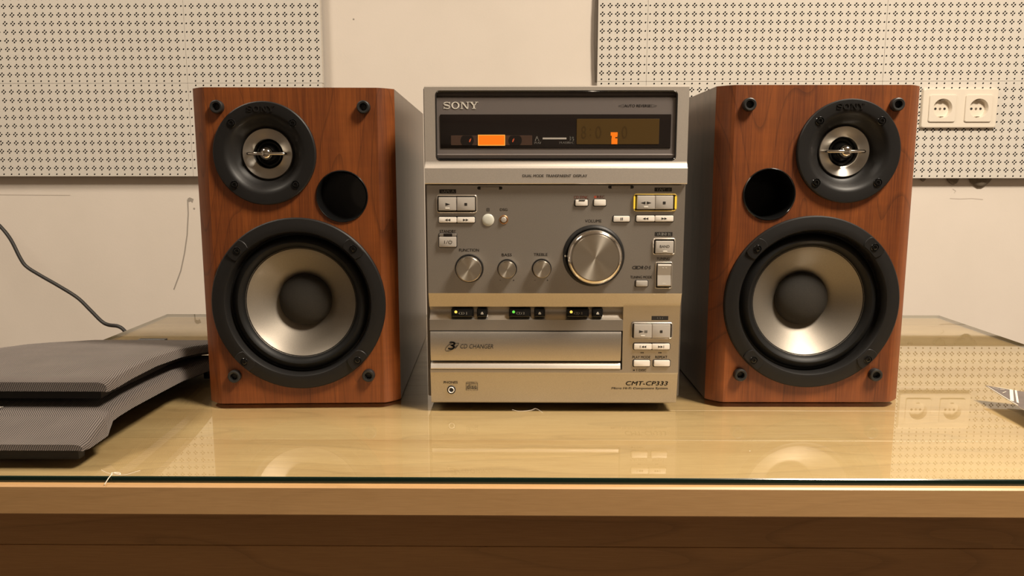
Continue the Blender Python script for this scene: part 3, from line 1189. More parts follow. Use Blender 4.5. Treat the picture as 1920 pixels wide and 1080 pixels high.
# cassette window
mb = MB()
c4 = UB(845.3, 254, 997.8, 272.3, LY2)
rbutton(mb, *c4, .0004, .002, LY2, .0001)
mb.build('cassette_window', M['tape_brown'], door, 0)
for px in (876, 966):
    q = UB(px - 12.5, 254.2, px + 12.5, 272.2, LY2)
    mb = MB()
    mb.plate([(max(q[0] - q[2] / 2, min(q[0] + q[2] / 2, q[0] + q[2] * .5 * math.cos(a))), q[1] + q[3] / 2 * max(-1, min(1, 1.35 * math.sin(a)))) for a in [2 * PI * i / 24 for i in range(24)]], LY2, LY2 - .00015)
    mb.build('tape_reel', M['lens_black'], door, 0)
for px in (881.5, 962.3):
    q = U(px, 263, LY2)
    mb = MB()
    for dx, dz_, s in ((0, 0, .0009), (.0005, .0009, .0006), (-.0004, -.0009, .0007)):
        rect(mb, q[0] + dx, q[1] + dz_, s, s * 1.5, LY2 - .0003 - abs(dx) * .05)
    mb.build('reel_hub', M['orange_dim'], door, 0)
c4 = UB(896.2, 252.8, 947, 273, LY2)
mb = MB()
rring(mb, *c4, .0003, .00045, LY2 - .0001, LY2 - .0006, .0001)
mb.build('lit_rim', M['orange_rim'], door, 0)
mb = MB()
rect(mb, *c4, LY2 - .0005)
o_ = mb.build('lit_window', M['orange'], door, 0)
o_['label'] = 'glowing orange window over the cassette'


def label(par, s, x0, x1, py, h, mat='ink', off=0.0, shear=0.0, bold=.00004, lift=.00015, name='lettering'):
    q = UB(x0, py - h / 2, x1, py + h / 2, off)
    k = MB()
    add_text(k, s, q[0], q[1], q[2], q[3], off - lift, shear, 0, bold)
    return k.build(name, M[mat], par, 0)


label(door, 'A', 1003, 1010.5, 260, 8.5, 'ink_white', LY)
label(door, 'B', 1069, 1076, 260, 8.5, 'ink_white', LY)
label(door, 'PLAY', 1002, 1015, 267.7, 4, 'ink_grey', LY)
label(door, 'PLAY/REC', 1049, 1076, 267.5, 4, 'ink_grey', LY)
mb = MB()
q = UB(1017.5, 258, 1062, 261.2, LY)
rect(mb, *q, LY - .00015)
mb.build('print_line', M['ink_grey'], door, 0)
q = UB(830.6, 191, 896.6, 204.2, .0011)
mb = MB()
sony(mb, q[0], q[1], q[2], q[3], .0016, .0007)
e = mb.build('brand_lettering', M['ink_white'], door, 0)
e['label'] = 'pale brand lettering at the top left'
label(door, 'AUTO REVERSE', 1170.5, 1220, 198.3, 5, 'ink', .0011, lift=.0002)
for px, d in ((1164.5, -1), (1226.5, 1)):
    mb = MB()
    q = UB(px - 5, 195.8, px + 5, 201, .0011)
    y = .0008
    p = [(q[0] - d * q[2] / 2, q[1] + q[3] / 2), (q[0] + d * q[2] / 2, q[1]), (q[0] - d * q[2] / 2, q[1] - q[3] / 2)]
    strip(mb, p + [p[0]], .00022, y)
    mb.build('reverse_arrow', M['ink'], door, 0)
label(door, 'DUAL MODE  TRANSPARENT  DISPLAY', 980, 1101, 329.6, 5.2, 'ink', -.0042, lift=.0003)

# ------------ controls on the middle panel
F0 = 0.0


def hpart(mb, name, m, smooth=35):
    return mb.build(name, m, hifi, smooth)


# door catches
for x0_, x1_, py in ((894.8, 942, 352.6), (1140.2, 1188.3, 350.7)):
    k = MB()
    rbutton(k, *UB(x0_, py - 3, x1_, py + 3), .0013, .004, -.0002, .0001)
    c = hpart(k, 'catch_slot', M['gap'])
    k = MB()
    rbutton(k, *UB(x0_ + 6.3, py - 2.4, x1_ - 6.3, py + 2.9), .0003, .003, -.0006, .0002)
    k.build('catch_tab', M['silver'], c, 35)


def tagplate(s, x0_, y0_, x1_, y1_, off=0.0, inkm='ink_white'):
    k = MB()
    rbutton(k, *UB(x0_, y0_, x1_, y1_, off), .0002, off + .001, off - .00015, .00005)
    p = hpart(k, 'label_plate', M['ink'], 0)
    m_ = (x1_ - x0_) * (.10 if len(s) > 2 else .34)
    label(p, s, x0_ + m_, x1_ - m_, (y0_ + y1_) / 2, (y1_ - y0_) * .66, inkm, off, lift=.0003)
    return p


tagplate('TAPE A', 823.7, 355, 855.2, 362.6)
tagplate('TAPE B', 1227.4, 351.7, 1259.6, 359.2)
tagplate('TUNER', 1227.8, 435, 1260.8, 443)
tagplate('CD', 1221.7, 592.6, 1252.9, 600.2, PB, 'ink_grey')


def button_pair(fr, btns, syms, off=0.0, mat='button', frame='silver', depth=.0030, rad=.0022, well=True, lit=False):
    """one framed cluster: frame, dark well, one or more buttons each with its printed sign"""
    q = UB(*fr, off)
    if well:
        k = MB()
        rring(k, *q, rad, .0010, off + .001, off - .0016, .0005)
        f = hpart(k, 'button_frame', M[frame])
        k = MB()
        rbutton(k, q[0], q[1], q[2] - .0012, q[3] - .0012, rad * .8, off + .001, off - .0002, .00005)
        k.build('button_well', M['gap'], f, 0)
        if lit:
            f['label'] = 'button frame lit yellow at both ends'
            for sgn in (-1, 1):
                k = MB()
                rbutton(k, q[0] + sgn * (q[2] / 2 - .0008), q[1], .0013, q[3] * .72, .0005, off, off - .0021, .0004)
                k.build('lamp_strip', M['yellow_lit'], f)
    else:
        k = MB()
        rbutton(k, *q, rad, off + .001, off - .0003, .0001)
        f = hpart(k, 'button_well', M['gap'])
    for bx, sy in zip(btns, syms):
        qb = UB(*bx, off)
        k = MB()
        rbutton(k, *qb, .0005 if well else .0009, off + .0005, off - depth, .0005)
        bo = hpart(k, 'button', M[mat])
        y = off - depth - .00012
        k = MB()
        px = abs(qb[2])
        if sy:
            sign(k, sy, qb[0], qb[1] + (-.0003 if well else 0), y, well)
            k.build('button_sign', M['ink'], bo, 0)
        if sy in ('play', 'rev', 'playpause', 'BAND') and well:
            k = MB()
            rbutton(k, qb[0] + (.0 if sy != 'BAND' else .0004), qb[1] - qb[3] * .33, .0034, .0010, .0002, y + .0003, y - .0001, .0001)
            k.build('button_lamp', M['ink_white'], bo, 0)
    return f


def sign(k, s, x, z, y, big=True):
    u = .00042          # about one photograph pixel
    if s == 'play':
        tri(k, x + u, z, 9 * u, 5.4 * u, 1, y)
    elif s == 'stop':
        rect(k, x, z, 5 * u, 5 * u, y)
    elif s == 'rev':
        tri(k, x - 5.6 * u, z, 8.5 * u, 5.4 * u, -1, y)
        tri(k, x + 5.6 * u, z, 8.5 * u, 5.4 * u, 1, y)
    elif s in ('rew', 'ff'):
        d = -1 if s == 'rew' else 1
        tri(k, x - 2.6 * u, z, 5.2 * u, 4.4 * u, d, y)
        tri(k, x + 2.6 * u, z, 5.2 * u, 4.4 * u, d, y)
    elif s == 'pause':
        rect(k, x - 1.4 * u, z, 1.5 * u, 5 * u, y)
        rect(k, x + 1.4 * u, z, 1.5 * u, 5 * u, y)
    elif s == 'playpause':
        tri(k, x - 3 * u, z, 9 * u, 5.4 * u, 1, y)
        rect(k, x + 4.2 * u, z, 1.7 * u, 5 * u, y)
        rect(k, x + 7.2 * u, z, 1.7 * u, 5 * u, y)
    elif s in ('skipb', 'skipf'):
        d = -1 if s == 'skipb' else 1
        tri(k, x - 1.8 * u * 1 + (1.2 * u if d < 0 else -1.2 * u), z, 4.6 * u, 4.6 * u, d, y)
        tri(k, x + 2.8 * u + (1.2 * u if d < 0 else -1.2 * u), z, 4.6 * u, 4.6 * u, d, y)
        rect(k, x + d * 5.4 * u, z, 1.0 * u, 4.6 * u, y)
    elif s == 'power':
        rect(k, x - 5.5 * u, z, .9 * u, 6 * u, y)
        strip(k, [(x - 2.4 * u, z - 3 * u), (x + .4 * u, z + 3 * u)], .9 * u, y)
        arc = [(x + 5 * u + 3.2 * u * math.cos(a), z + 3.2 * u * math.sin(a)) for a in [math.radians(125 + 290 * i / 14) for i in range(15)]]
        strip(k, arc, .9 * u, y)
        rect(k, x + 5 * u, z + 2.2 * u, .9 * u, 4 * u, y)
    elif s == 'BAND':
        add_text(k, 'BAND', x, z + .0010, 18 * u, 5 * u, y)
    elif s == 'eject':
        k.add([(x - 2.6 * u, y, z - .2 * u), (x + 2.6 * u, y, z - .2 * u), (x, y, z + 2.6 * u)], [(0, 1, 2)])
        rect(k, x, z - 1.7 * u, 5.2 * u, 1.3 * u, y)


button_pair((818, 365, 895, 399.3), ((822.6, 369.6, 856.2, 394.5), (857, 369.6, 890.8, 394.5)), ('play', 'stop'))
button_pair((821.5, 405, 891.8, 419), ((823, 406.8, 856.4, 417.5), (857.1, 406.8, 890.3, 417.5)), ('rew', 'ff'), mat='button_light', well=False, rad=.0016, depth=.0018)
button_pair((1187.6, 363, 1268, 396.2), ((1193.7, 366.8, 1227, 392), (1227.8, 366.8, 1260.6, 392)), ('rev', 'stop'), frame='gold', lit=True)
button_pair((1148, 403.5, 1181.8, 417.3), ((1150, 404.8, 1180.2, 415.6),), ('pause',), mat='button_light', well=False, rad=.0016, depth=.0018)
button_pair((1191, 402.6, 1263.6, 417), ((1192.8, 404, 1226.8, 415.3), (1227.6, 404, 1262, 415.3)), ('rew', 'ff'), mat='button_light', well=False, rad=.0016, depth=.0018)
button_pair((1076.6, 373.6, 1103.2, 387.8), ((1078.6, 374.4, 1101.6, 386),), (None,), mat='button_light', well=False, rad=.0014, depth=.0018)
button_pair((1111.6, 373.2, 1137.2, 387.6), ((1113.4, 374, 1135.6, 385.8),), (None,), mat='button_light', well=False, rad=.0014, depth=.0018)
k = MB()
rect(k, *UB(1085, 374.6, 1096.5, 376.8), -.0019 - .0001)
hpart(k, 'indicator_bar', M['ink'], 0)
label(fp, 'CD SYNC', 1076, 1103, 369.8, 5.2, 'ink_red')
label(fp, 'REC', 1119.5, 1133.5, 369.4, 5.2, 'ink_red')
k = MB().lathe([(.0011, -.00015), (0, -.00016)], *U(1116, 369.4), 12)
k.build('record_dot', M['ink_red'], fp, 0)
# standby key
k = MB()
rbutton(k, *UB(822, 436.5, 857.6, 464.6), .0014, .001, -.0004, .0001)
f = hpart(k, 'button_well', M['gap'])
k = MB()
rbutton(k, *UB(823.5, 437.5, 856.3, 443), .0009, .0005, -.0014, .0004)
k.build('lamp_cover', M['silver'], f)
k = MB()
rbutton(k, *UB(832, 437.8, 848.3, 442.8), .0002, .0005, -.0018, .0001)
k.build('standby_lamp', M['lens_black'], f)
k = MB()
qb = UB(823.6, 443.8, 856, 462.8)
rbutton(k, *qb, .0007, .0005, -.0026, .0005)
bo = hpart(k, 'button', M['button'])
k = MB()
sign(k, 'power', qb[0], qb[1], -.00275)
k.build('button_sign', M['ink'], bo, 0)
label(fp, 'STANDBY', 824.6, 854.8, 433.7, 5.2)
# remote sensor and dsg key
k = MB().lathe([(.0048, .001), (.0048, -.0006), (.0042, -.0011), (.0022, -.0014), (0, -.0015)], *U(915.2, 412.4), 32)
hpart(k, 'remote_sensor', M['ir'])
k = MB()
rring(k, *UB(912.3, 390.2, 917.8, 396.3), .0002, .0004, 0, -.0002, .0001)
add_text(k, 'R', *UB(913.8, 391.7, 916.3, 394.8)[:2], .0009, .0013, -.0002)
k.build('sensor_sign', M['ink'], fp, 0)
k = MB().lathe([(.0036, .001), (.0036, -.0007), (.0031, -.0010), (.0025, -.0006), (.0024, .0005)], *U(944.6, 411.8), 28)
f = hpart(k, 'key_ring', M['copper'])
k = MB().lathe([(.0021, .0005), (.0021, -.0018), (.0017, -.0023), (0, -.0025)], *U(944.6, 411.8), 24)
hpart(k, 'button', M['button'])
label(fp, 'DSG', 937.6, 951.4, 393, 4.8)


def knob(px, py, r_well, r, r_face, depth, ticks=None):
    x, z = U(px, py)
    k = MB().lathe([(r_well, .0005), (r_well, -.0004), (r_well * .97, -.0009), (r_well * .93, -.0004), (r * .9, .0002)], x, z, 56)
    well = hpart(k, 'knob_well', M['gap'])
    # knob body as an object of its own so that the turned-metal tangent is centred on it
    d = depth
    k = MB().lathe([(r * .985, .0003), (r, -d * .25), (r * .985, -d * .80), (r * .96, -d * .9), (r_face + (r - r_face) * .35, -d * .985), (r_face + .0003, -d), (r_face, -d + .0003)], 0, 0, 64)
    b_ = k.build('knob', M['chrome'], hifi, 40, (x, 0, z))
    k = MB().lathe([(r_face, -d + .0003), (r_face * .985, -d - .0002), (r_face * .5, -d - .00015), (0, -d - .0001)], 0, 0, 64)
    k.build('knob_face', M['spun'], b_, 40)
    return x, z


xk, zk = knob(1113, 479.5, .0246, .0215, .0181, .0155)
k = MB().lathe([(.0246, .0), (.0240, -.0022), (.0228, -.0030), (.0219, -.0026), (.0217, .0)], xk, zk, 64)
hpart(k, 'dial_ring', M['flange'])
k = MB()
k.lathe([(.0008, -.0028), (.0006, -.0036), (0, -.0037)], xk - .0226, zk, 10)
hpart(k, 'dial_pointer', M['ink_white'])
knob(880, 503, .0115, .0103, .0092, .0085)
knob(951, 504, .0079, .0071, .0064, .0075)
knob(1015.6, 503.2, .0079, .0071, .0064, .0075)
label(fp, 'VOLUME', 1096.9, 1127.7, 414.4, 5.6)
label(fp, 'FUNCTION', 860.8, 898, 469, 5.6)
label(fp, 'BASS', 940.8, 959.4, 478, 5.4)
label(fp, 'TREBLE', 1000.8, 1026.6, 477.3, 5.4)
k = MB()
for px in (938, 1003):
    rect(k, *U(px, 525.5), .0011, .0003, -.00015)
for px in (963, 1026.4):
    rect(k, *U(px, 525.5), .0012, .0004, -.00015)
    rect(k, *U(px, 525.5), .0004, .0012, -.00016)
k.build('tone_mark', M['ink'], fp, 0)
# tuner keys
button_pair((1224, 446, 1265.8, 477.6), ((1228.6, 451.4, 1261.4, 474.6),), ('BAND',))
label(fp, 'TUNING', 1231, 1255.6, 485, 5)
k = MB()
q = UB(1229, 490.6, 1259.4, 541)
rring(k, *q, .0014, .0009, .001, -.0012, .0004)
f = hpart(k, 'button_frame', M['silver'])
k = MB()
rbutton(k, q[0], q[1], q[2] - .001, q[3] - .001, .001, .001, -.0002, .00005)
k.build('button_well', M['gap'], f, 0)
q = UB(1232.6, 494.3, 1256, 536.4)
k = MB()
zt_, zb_ = q[1] + q[3] / 2, q[1] - q[3] / 2
k.sweep_x([(.0005, zt_), (-.0032, zt_ - .0003), (-.0036, zt_ - .0012), (-.0022, q[1]), (-.0036, zb_ + .0012), (-.0032, zb_ + .0003), (.0005, zb_)], q[0] - q[2] / 2, q[0] + q[2] / 2)
bo = hpart(k, 'rocker_button', M['button'], 20)
k = MB()
zq = q[1] + q[3] * .34
for dx in (-.0012, .0012):
    rect(k, q[0] + dx, zq, .0012, .0004, -.0034)
rect(k, q[0], q[1] - q[3] * .35, .0026, .0004, -.0034)
k.build('button_sign', M['ink_white'], bo, 0)
label(fp, 'TUNING MODE', 1182, 1222, 519.6, 4.8)
button_pair((1190, 524.6, 1215.4, 538.4), ((1192, 525.8, 1213.8, 536.8),), (None,), mat='button', well=False, rad=.0014, depth=.0018)
k = MB()
q = UB(1185.4, 498.2, 1202, 505)
for dx, wdt in ((-.0014, .0040), (.0012, .0042)):
    pth = [(q[0] + dx + wdt / 2 * math.cos(a) + .0003 * math.sin(a), q[1] + .0011 * math.sin(a)) for a in [2 * PI * i / 18 for i in range(19)]]
    strip(k, pth, .0006, -.00015 - (dx > 0) * .00001)
rect(k, q[0] - .0004, q[1], .0018, .0005, -.00017)
add_text(k, 'R·D·S', *UB(1203, 498.2, 1219.6, 505)[:2], .0072, .0027, -.00016, .22, 0, .00012)
k.build('radio_sign', M['ink'], fp, 0)

# ------------ disc section
DT = .0098
for (x0_, x1_, e0, e1, led, s) in ((845.7, 887.7, 893.8, 914.2, 'amber_led', 'CD 1'), (954, 995.4, 1001.8, 1022.2, 'green_led', 'CD 2'), (1062, 1104.4, 1110.6, 1130.8, 'amber_led', 'CD 3')):
    k = MB()
    q = UB(x0_, 579, x1_, 595.2, .004)
    rbutton(k, *q, .0010, .0105, .0040, .0012)
    bo = hpart(k, 'disc_button', M['black_gloss'])
    lx = UB(x0_ + 7.5, 583, x0_ + 10.5, 588, .004)
    k = MB().lathe([(.00125, .0042), (.0010, .0036), (0, .0035)], lx[0], lx[1] + .0003, 14)
    l_ = k.build('disc_lamp', M[led], bo)
    l_['label'] = 'lit green lamp' if led == 'green_led' else 'lit amber lamp'
    label(bo, s, x0_ + 14.6, x0_ + 29.6, 587.4, 5.2, 'ink_white', .0040)
    k = MB()
    q = UB(e0, 578.8, e1, 595.2, .004)
    rbutton(k, *q, .0010, .0105, .0040, .0012)
    bo = hpart(k, 'eject_button', M['black_gloss'])
    k = MB()
    sign(k, 'eject', q[0], q[1], .00385)
    k.build('button_sign', M['ink_white'], bo, 0)
label(drawer, 'CD CHANGER', 863, 925.5, 649.6, 8.4, 'ink', .0024, .16, 0, .00025)
label(drawer, '3', 841.5, 853.5, 648, 15, 'ink', .0024, .2, .00030, .00025)
k = MB()
cx, cz_ = U(846.5, 650, .0024)
pth = []
for i in range(23):
    a = math.radians(58 + 265 * i / 22)
    ex, ez = .0062 * math.cos(a), .0024 * math.sin(a)
    ca, sa = math.cos(math.radians(32)), math.sin(math.radians(32))
    pth.append((cx + (ex * ca - ez * sa) * .95, cz_ + (ex * sa + ez * ca)))
strip(k, pth, .0004, .0022)
pth = [U(px, py, .0024) for px, py in ((850, 645), (855, 644), (860, 643.5), (859, 647), (856, 651), (853, 654))]
strip(k, pth, .0004, .00219)
k.build('disc_logo', M['ink'], drawer, 0)
button_pair((1183.6, 604, 1260.6, 635), ((1188, 607, 1221, 632.4), (1221.8, 607, 1255.4, 632.4)), ('playpause', 'stop'), PB)
button_pair((1186.6, 642.6, 1256.6, 656.2), ((1188.4, 643.8, 1221.4, 654.8), (1222, 643.8, 1255, 654.8)), ('skipb', 'skipf'), PB, 'button_light', well=False, rad=.0016, depth=.0018)
k = MB()
u = .00042
for px, d in ((1203.4, -1), (1238, 1)):
    x, z = U(px, 661.4, PB)
    for dx in (-1.7, 1.7):
        tri(k, x + dx * u, z, 3.4 * u, 3 * u, d, PB - .00015)
k.build('search_sign', M['ink'], fp, 0)
label(fp, 'PLAY MODE', 1185.8, 1219.2, 669.7, 5, 'ink', PB)
label(fp, 'REPEAT', 1228.8, 1251, 669.7, 5, 'ink', PB)
button_pair((1186, 673.8, 1219.4, 688), ((1188, 675, 1218, 686.4),), (None,), PB, 'button_light', well=False, rad=.0014, depth=.0018)
button_pair((1223.8, 673.8, 1256.8, 688), ((1225.6, 675, 1255.2, 686.4),), (None,), PB, 'button_light', well=False, rad=.0014, depth=.0018)
label(fp, '1 DISC', 1193.5, 1211.6, 694, 4.4, 'ink', PB)
k = MB()
rect(k, *U(1188.6, 694.2, PB), .0014, .0011, PB - .00015)
k.build('print_mark', M['ink'], fp, 0)
# bottom strip


def tilt_label(s, x0_, x1_, py, h, **kw):
    z = zc(py, .0075)
    off = .0062 + (.0088 - .0062) * (z698 - .002 - z) / (z698 - .002 - z757 - .001)
    return label(fp, s, x0_, x1_, py, h, 'ink', off, lift=.0004, **kw)


tilt_label('PHONES', 832, 858, 717, 4.6)
tilt_label('CMT-CP333', 1173.6, 1251.6, 718.8, 8.2, shear=.28)
tilt_label('Micro Hi-Fi Component System', 1146.8, 1251.6, 728.6, 5.2, shear=.2)
x, z = U(846.3, 730.6, .0078)
k = MB().lathe([(.0035, .0095), (.0035, .0070), (.0032, .0066), (.0028, .0070), (.0028, .009)], x, z, 28)
f = hpart(k, 'phones_jack', M['gap'])
k = MB().lathe([(.0027, .0085), (.0026, .0066), (.0022, .0062), (.0018, .0066), (.0017, .011)], x, z, 28)
k.build('jack_ring', M['button_light'], f)
k = MB().lathe([(.0018, .0066), (0, .0067)], x, z, 20)
k.build('jack_hole', M['gap'], f, 0)
k = MB()
yo = .0070
q = UB(874, 714.6, 895.4, 732, .0075)
for (sx_, y_, s_, sh) in ((.92, .36, 'COMPACT', .18), (.86, -.06, 'disc', .42), (.96, -.42, 'DIGITAL AUDIO', .15)):
    add_text(k, s_, q[0], q[1] + y_ * q[3], q[2] * sx_, q[3] * sh, yo - .0004 - abs(y_) * .0002)
for dx in (-.5, .5):
    rect(k, q[0] + dx * q[2], q[1] - .05 * q[3], .0003, q[3] * .85, yo - .0003)
rect(k, q[0], q[1] - .28 * q[3], q[2], .0003, yo - .0003)
rect(k, q[0], q[1] + .22 * q[3], q[2], .0003, yo - .0004)
k.build('disc_logo', M['ink'], fp, 0)

# ------------------------------------------------------------------ two cloth grilles lying on the glass
GX = -.2885
GW = .160


def grille(name, label_, y0g, rows, frame_rows, feet, badge=None, tab=None, x_off=0.0):
    """rows: (distance from the near end, top z, bottom z of the cloth)"""
    root = empty(name, label_, 'speaker grille', (GX + x_off, y0g, 0), 0, 'pair of cloth speaker grilles')
    mb = MB()
    uvs = []
    rings = []
    acc = 0
    prev = None
    cols = [(0, 0), (0, .55), (-.0018, .86), (-.0060, 1), (-.03, 1.0), (-.08, 1.0), (-.13, 1.0), (-GW + .0060, 1), (-GW + .0018, .86), (-GW, .55), (-GW, 0)]
    # dense resample
    R_ = []
    for i in range(len(rows) - 1):
        k_ = max(1, int((rows[i + 1][0] - rows[i][0]) / .008))
        for j in range(k_):
            t = j / k_
            R_.append(tuple(rows[i][c] * (1 - t) + rows[i + 1][c] * t for c in range(3)))
    R_.append(rows[-1])
    for s, zt, zb in R_:
        ins = .0025 * max(0, 1 - min(s, rows[-1][0] - s) / .004)
        ring, uv = [], []
        if prev is not None:
            acc += math.hypot(s - prev[0], zt - prev[1])
        prev = (s, zt)
        a2 = 0
        pp = None
        for x, k_ in cols:
            z = zb + (zt - zb) * k_
            xi = x - ins if x > -GW / 2 else x + ins
            if pp:
                a2 += math.hypot(xi - pp[0], z - pp[1])
            pp = (xi, z)
            ring.append((xi, s, z))
            uv.append((a2, acc))
        rings.append(ring)
        uvs.append(uv)
    n = len(cols)
    vs = [p for r in rings for p in r]
    fs = [(i * n + j, i * n + j + 1, (i + 1) * n + j + 1, (i + 1) * n + j) for i in range(len(rings) - 1) for j in range(n - 1)]
    me = bpy.data.meshes.new('cloth')
    me.from_pydata(vs, [], fs)
    uvl = me.uv_layers.new(name='uv')
    flat = [u for r in uvs for u in r]
    for lp in me.loops:
        uvl.data[lp.index].uv = flat[lp.vertex_index]
    me.materials.append(M['fabric'])
    me.shade_smooth()
    me.set_sharp_from_angle(angle=math.radians(38))
    o = bpy.data.objects.new('cloth', me)
    COL.objects.link(o)
    o.parent = root
    # moulded frame under the cloth
    mb = MB()
    rg = []
    for s, zt, zb in frame_rows:
        rg.append([(-.011, s, zt), (-GW + .011, s, zt), (-GW + .011, s, zb), (-.011, s, zb)])
    mb.loops(rg, True, True)
    mb.build('frame', M['gap'], root, 30)
    for x, s, z0, z1 in feet:
        k = MB()
        k.loops([[(x + .0042 * math.cos(a), s + .0042 * math.sin(a), z) for a in [2 * PI * j / 16 for j in range(16)]] for z in (z0, z0 + .0005, z1)], True, True)
        k.build('peg', M['black_gloss'], root)
    if badge:
        bx, bs, bz = badge
        k = MB()
        sony(k, 0, 0, .030, .0055, 0, -.0005)
        bo = k.build('badge_lettering', M['ink_grey'], root, 0)
        bo.location = (bx, bs, bz)
        bo.rotation_euler = (math.radians(-66), 0, 0)
    if tab:
        k = MB().box(*tab, .0003)
        k.build('frame_tab', M['black'], root)
    return root


LR = [(0, .0100, .0095), (0.0003, .0140, .0095), (.006, .0162, .0097), (.028, .0247, .0104), (.036, .0270, .0186), (.045, .0285, .0193), (.065, .0292, .0194), (.107, .0278, .0180), (.150, .0262, .0163), (.200, .0215, .0112), (.235, .0168, .0070), (.256, .0135, .0052), (.258, .0060, .0052)]
grille('speaker_grille', 'grey-brown cloth speaker grille at the desk edge, lower of two stacked', .4875, LR,
       [(.0100, .0094, .0001), (.0170, .0094, .0001), (.0175, .0096, .0058), (.030, .0104, .0080), (.036, .0185, .0130), (.045, .0191, .0145), (.107, .0179, .0130), (.150, .0162, .0115), (.200, .0111, .0062), (.235, .0069, .0025), (.255, .0051, .0010)],
       [(-.0075, .222, 0, .0085), (-GW + .0075, .222, 0, .0085)], (-.093, .0345, .0272))
TR = [(0, .0405, .0400), (.0003, .0470, .0400), (.0025, .0486, .0402), (.033, .0497, .0412), (.071, .0491, .0408), (.115, .0453, .0372), (.150, .0405, .0322), (.183, .0348, .0262), (.225, .0268, .0185), (.256, .0212, .0140), (.258, .0145, .0140)]
grille('speaker_grille', 'grey-brown cloth speaker grille lying on top, upper of two stacked', .5225, TR,
       [(.008, .0399, .0330), (.020, .0405, .0335), (.040, .0411, .0330), (.071, .0407, .0320), (.115, .0371, .0310), (.150, .0321, .0280), (.183, .0261, .0228), (.225, .0184, .0150), (.255, .0139, .0090)],
       [(-.030, .036, .02935, .0336), (-GW + .030, .036, .02935, .0336), (-.014, .250, .0, .0105), (-GW + .014, .250, .0, .0105)],
       None, (-.1085, -.0805, .2575, .2640, .0195, .0214))

# ------------------------------------------------------------------ leaflet corner at the right
tip = on_z(1847, 722.5, .0105)
far = on_z(1990, 738, .010)
near = on_z(1962, 800, .004)
lf = empty('leaflet', 'dark printed leaflet with cream lines, corner curled up, at the right end of the desk', 'leaflet', (tip.x, tip.y, 0))


def sheet(zmin, pull, mat, name, th=.0004):
    mb = MB()
    nu, nv = 12, 8
    E1, E2 = far - tip, near - tip
    t0 = tip + (E1 + E2).normalized() * pull
    top_, bot_ = [], []
    for i in range(nu + 1):
        for j in range(nv + 1):
            u, v = i / nu, j / nv
            p = t0 + E1 * u * 1.5 + E2 * v * 1.4
            curl = max(0.0, 1 - .62 * (u + v)) ** 1.4
            p.z = zmin + (tip.z - .0030) * curl * (1.0 if pull == 0 else .45)
            top_.append(Vector((p.x - tip.x, p.y - tip.y, p.z)))
            bot_.append(Vector((p.x - tip.x, p.y - tip.y, p.z - th)))
    n = nv + 1
    vs = top_ + bot_
    o2 = len(top_)
    fs, mi = [], []
    for i in range(nu):
        for j in range(nv):
            q = (i * n + j, i * n + j + 1, (i + 1) * n + j + 1, (i + 1) * n + j)
            fs += [q, tuple(o2 + a for a in reversed(q))]
            mi += [0, 1]
    for j in range(nv):
        for i in (0, nu):
            fs.append((i * n + j, i * n + j + 1, o2 + i * n + j + 1, o2 + i * n + j))
            mi.append(1)
    for i in range(nu):
        for j in (0, nv):
            fs.append((i * n + j, (i + 1) * n + j, o2 + (i + 1) * n + j, o2 + i * n + j))
            mi.append(1)
    mb.v, mb.f, mb.m = [tuple(v) for v in vs], fs, mi
    mb.build(name, [mat, M['paper']], lf, 40)
    return lambda u, v: (lambda i, j: top_[min(nu, int(round(i))) * n + min(nv, int(round(j)))])(u * nu, v * nv), top_, n, nu, nv


_, T, n_, nu_, nv_ = sheet(.0030, 0, M['print_dark'], 'cover_page')


def lf_pt(u, v):
    i, j = min(u * nu_, nu_ - 1e-6), min(v * nv_, nv_ - 1e-6)
    a, b_ = int(i), int(j)
    fu, fv = i - a, j - b_
    g_ = lambda x, y: T[x * n_ + y]
    return g_(a, b_) * (1 - fu) * (1 - fv) + g_(a + 1, b_) * fu * (1 - fv) + g_(a, b_ + 1) * (1 - fu) * fv + g_(a + 1, b_ + 1) * fu * fv + Vector((0, 0, .0003))


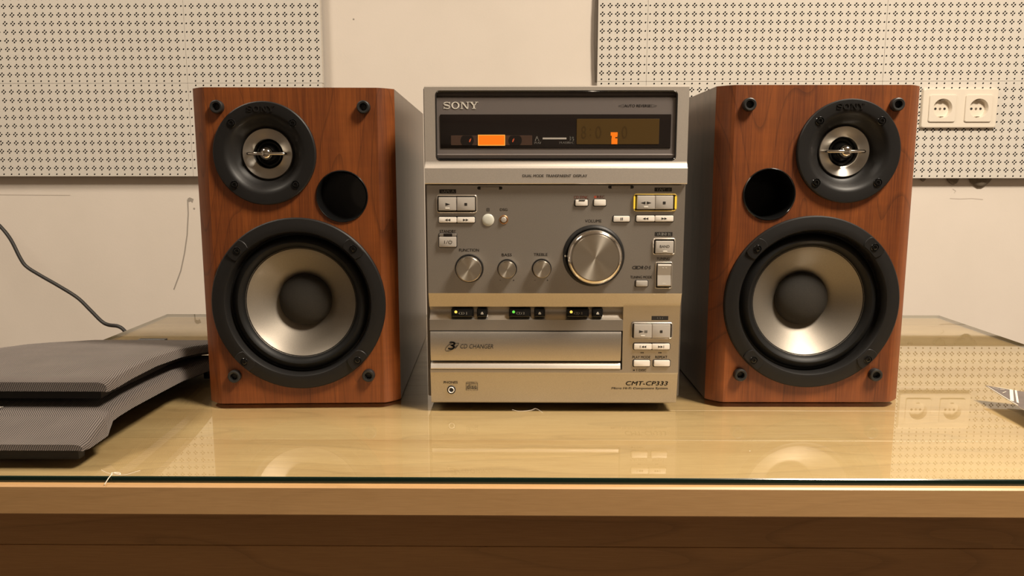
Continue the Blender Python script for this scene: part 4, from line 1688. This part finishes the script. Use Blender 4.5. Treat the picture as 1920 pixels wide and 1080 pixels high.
def lf_line(p, q, w, name='printed_line', m='print_cream', k=8):
    mb = MB()
    rows_ = []
    d = Vector((q[0] - p[0], q[1] - p[1])).normalized()
    nrm = Vector((-d.y, d.x)) * w / 2
    for i in range(k + 1):
        t = i / k
        u, v = p[0] + (q[0] - p[0]) * t, p[1] + (q[1] - p[1]) * t
        rows_.append([lf_pt(max(0, u - nrm.x), max(0, v - nrm.y)), lf_pt(max(0, u + nrm.x), max(0, v + nrm.y))])
    mb.loops(rows_, False, False, 0, False)
    mb.build(name, M[m], lf, 0)


lf_line((.235, 0.0), (.02, .31), .026)
lf_line((.275, 0.0), (.05, .335), .016)
lf_line((.10, .004), (.22, .012), .010)
lf_line((.045, .03), (.09, .05), .006)
lf_line((.10, .05), (.15, .035), .006)
lf_line((.06, .14), (.13, .085), .005)
lf_line((.005, .03), (.004, .40), .010)
lf_line((.30, .42), (.55, .30), .05)
sheet(.0008, .022, M['paper'], 'inner_page')

# ------------------------------------------------------------------ loose threads and crumbs
p0 = on_z(203, 893.5, .0004)
th = [Vector((p0.x - .0012, DYF + .0005, -.0044 + .0006)), Vector((p0.x, .4675, -.0008)), Vector((p0.x + .0008, .4700, .0006)), on_z(210, 886.5, .0006), on_z(217, 888, .0006), on_z(225, 889.5, .0006), on_z(224, 886.8, .0006), on_z(214, 886, .0010)]
o = MB().tube(smooth_path(th, 6), .00030, 5).build('thread', M['thread'], None, 60)
tag(o, 'short white thread curled over the front edge of the glass on the left', 'thread')
th = [on_z(190, 881, .0004), on_z(200, 886, .0004), on_z(213, 890, .0004), on_z(235, 890, .0004), on_z(250, 886, .0004), on_z(263, 882, .0004)]
o = MB().tube(smooth_path(th, 6), .00012, 5).build('hair', M['thread'], None, 60)
tag(o, 'fine pale hair lying on the glass beside the short thread', 'hair')
th = [on_z(960, 768, .0004), on_z(975, 771, .0004), on_z(996, 769, .0004), on_z(1005, 766, .0004), on_z(1018, 774, .0004)]
o = MB().tube(smooth_path(th, 6), .00012, 5).build('hair', M['thread'], None, 60)
tag(o, 'fine pale hair on the glass in front of the stereo', 'hair')
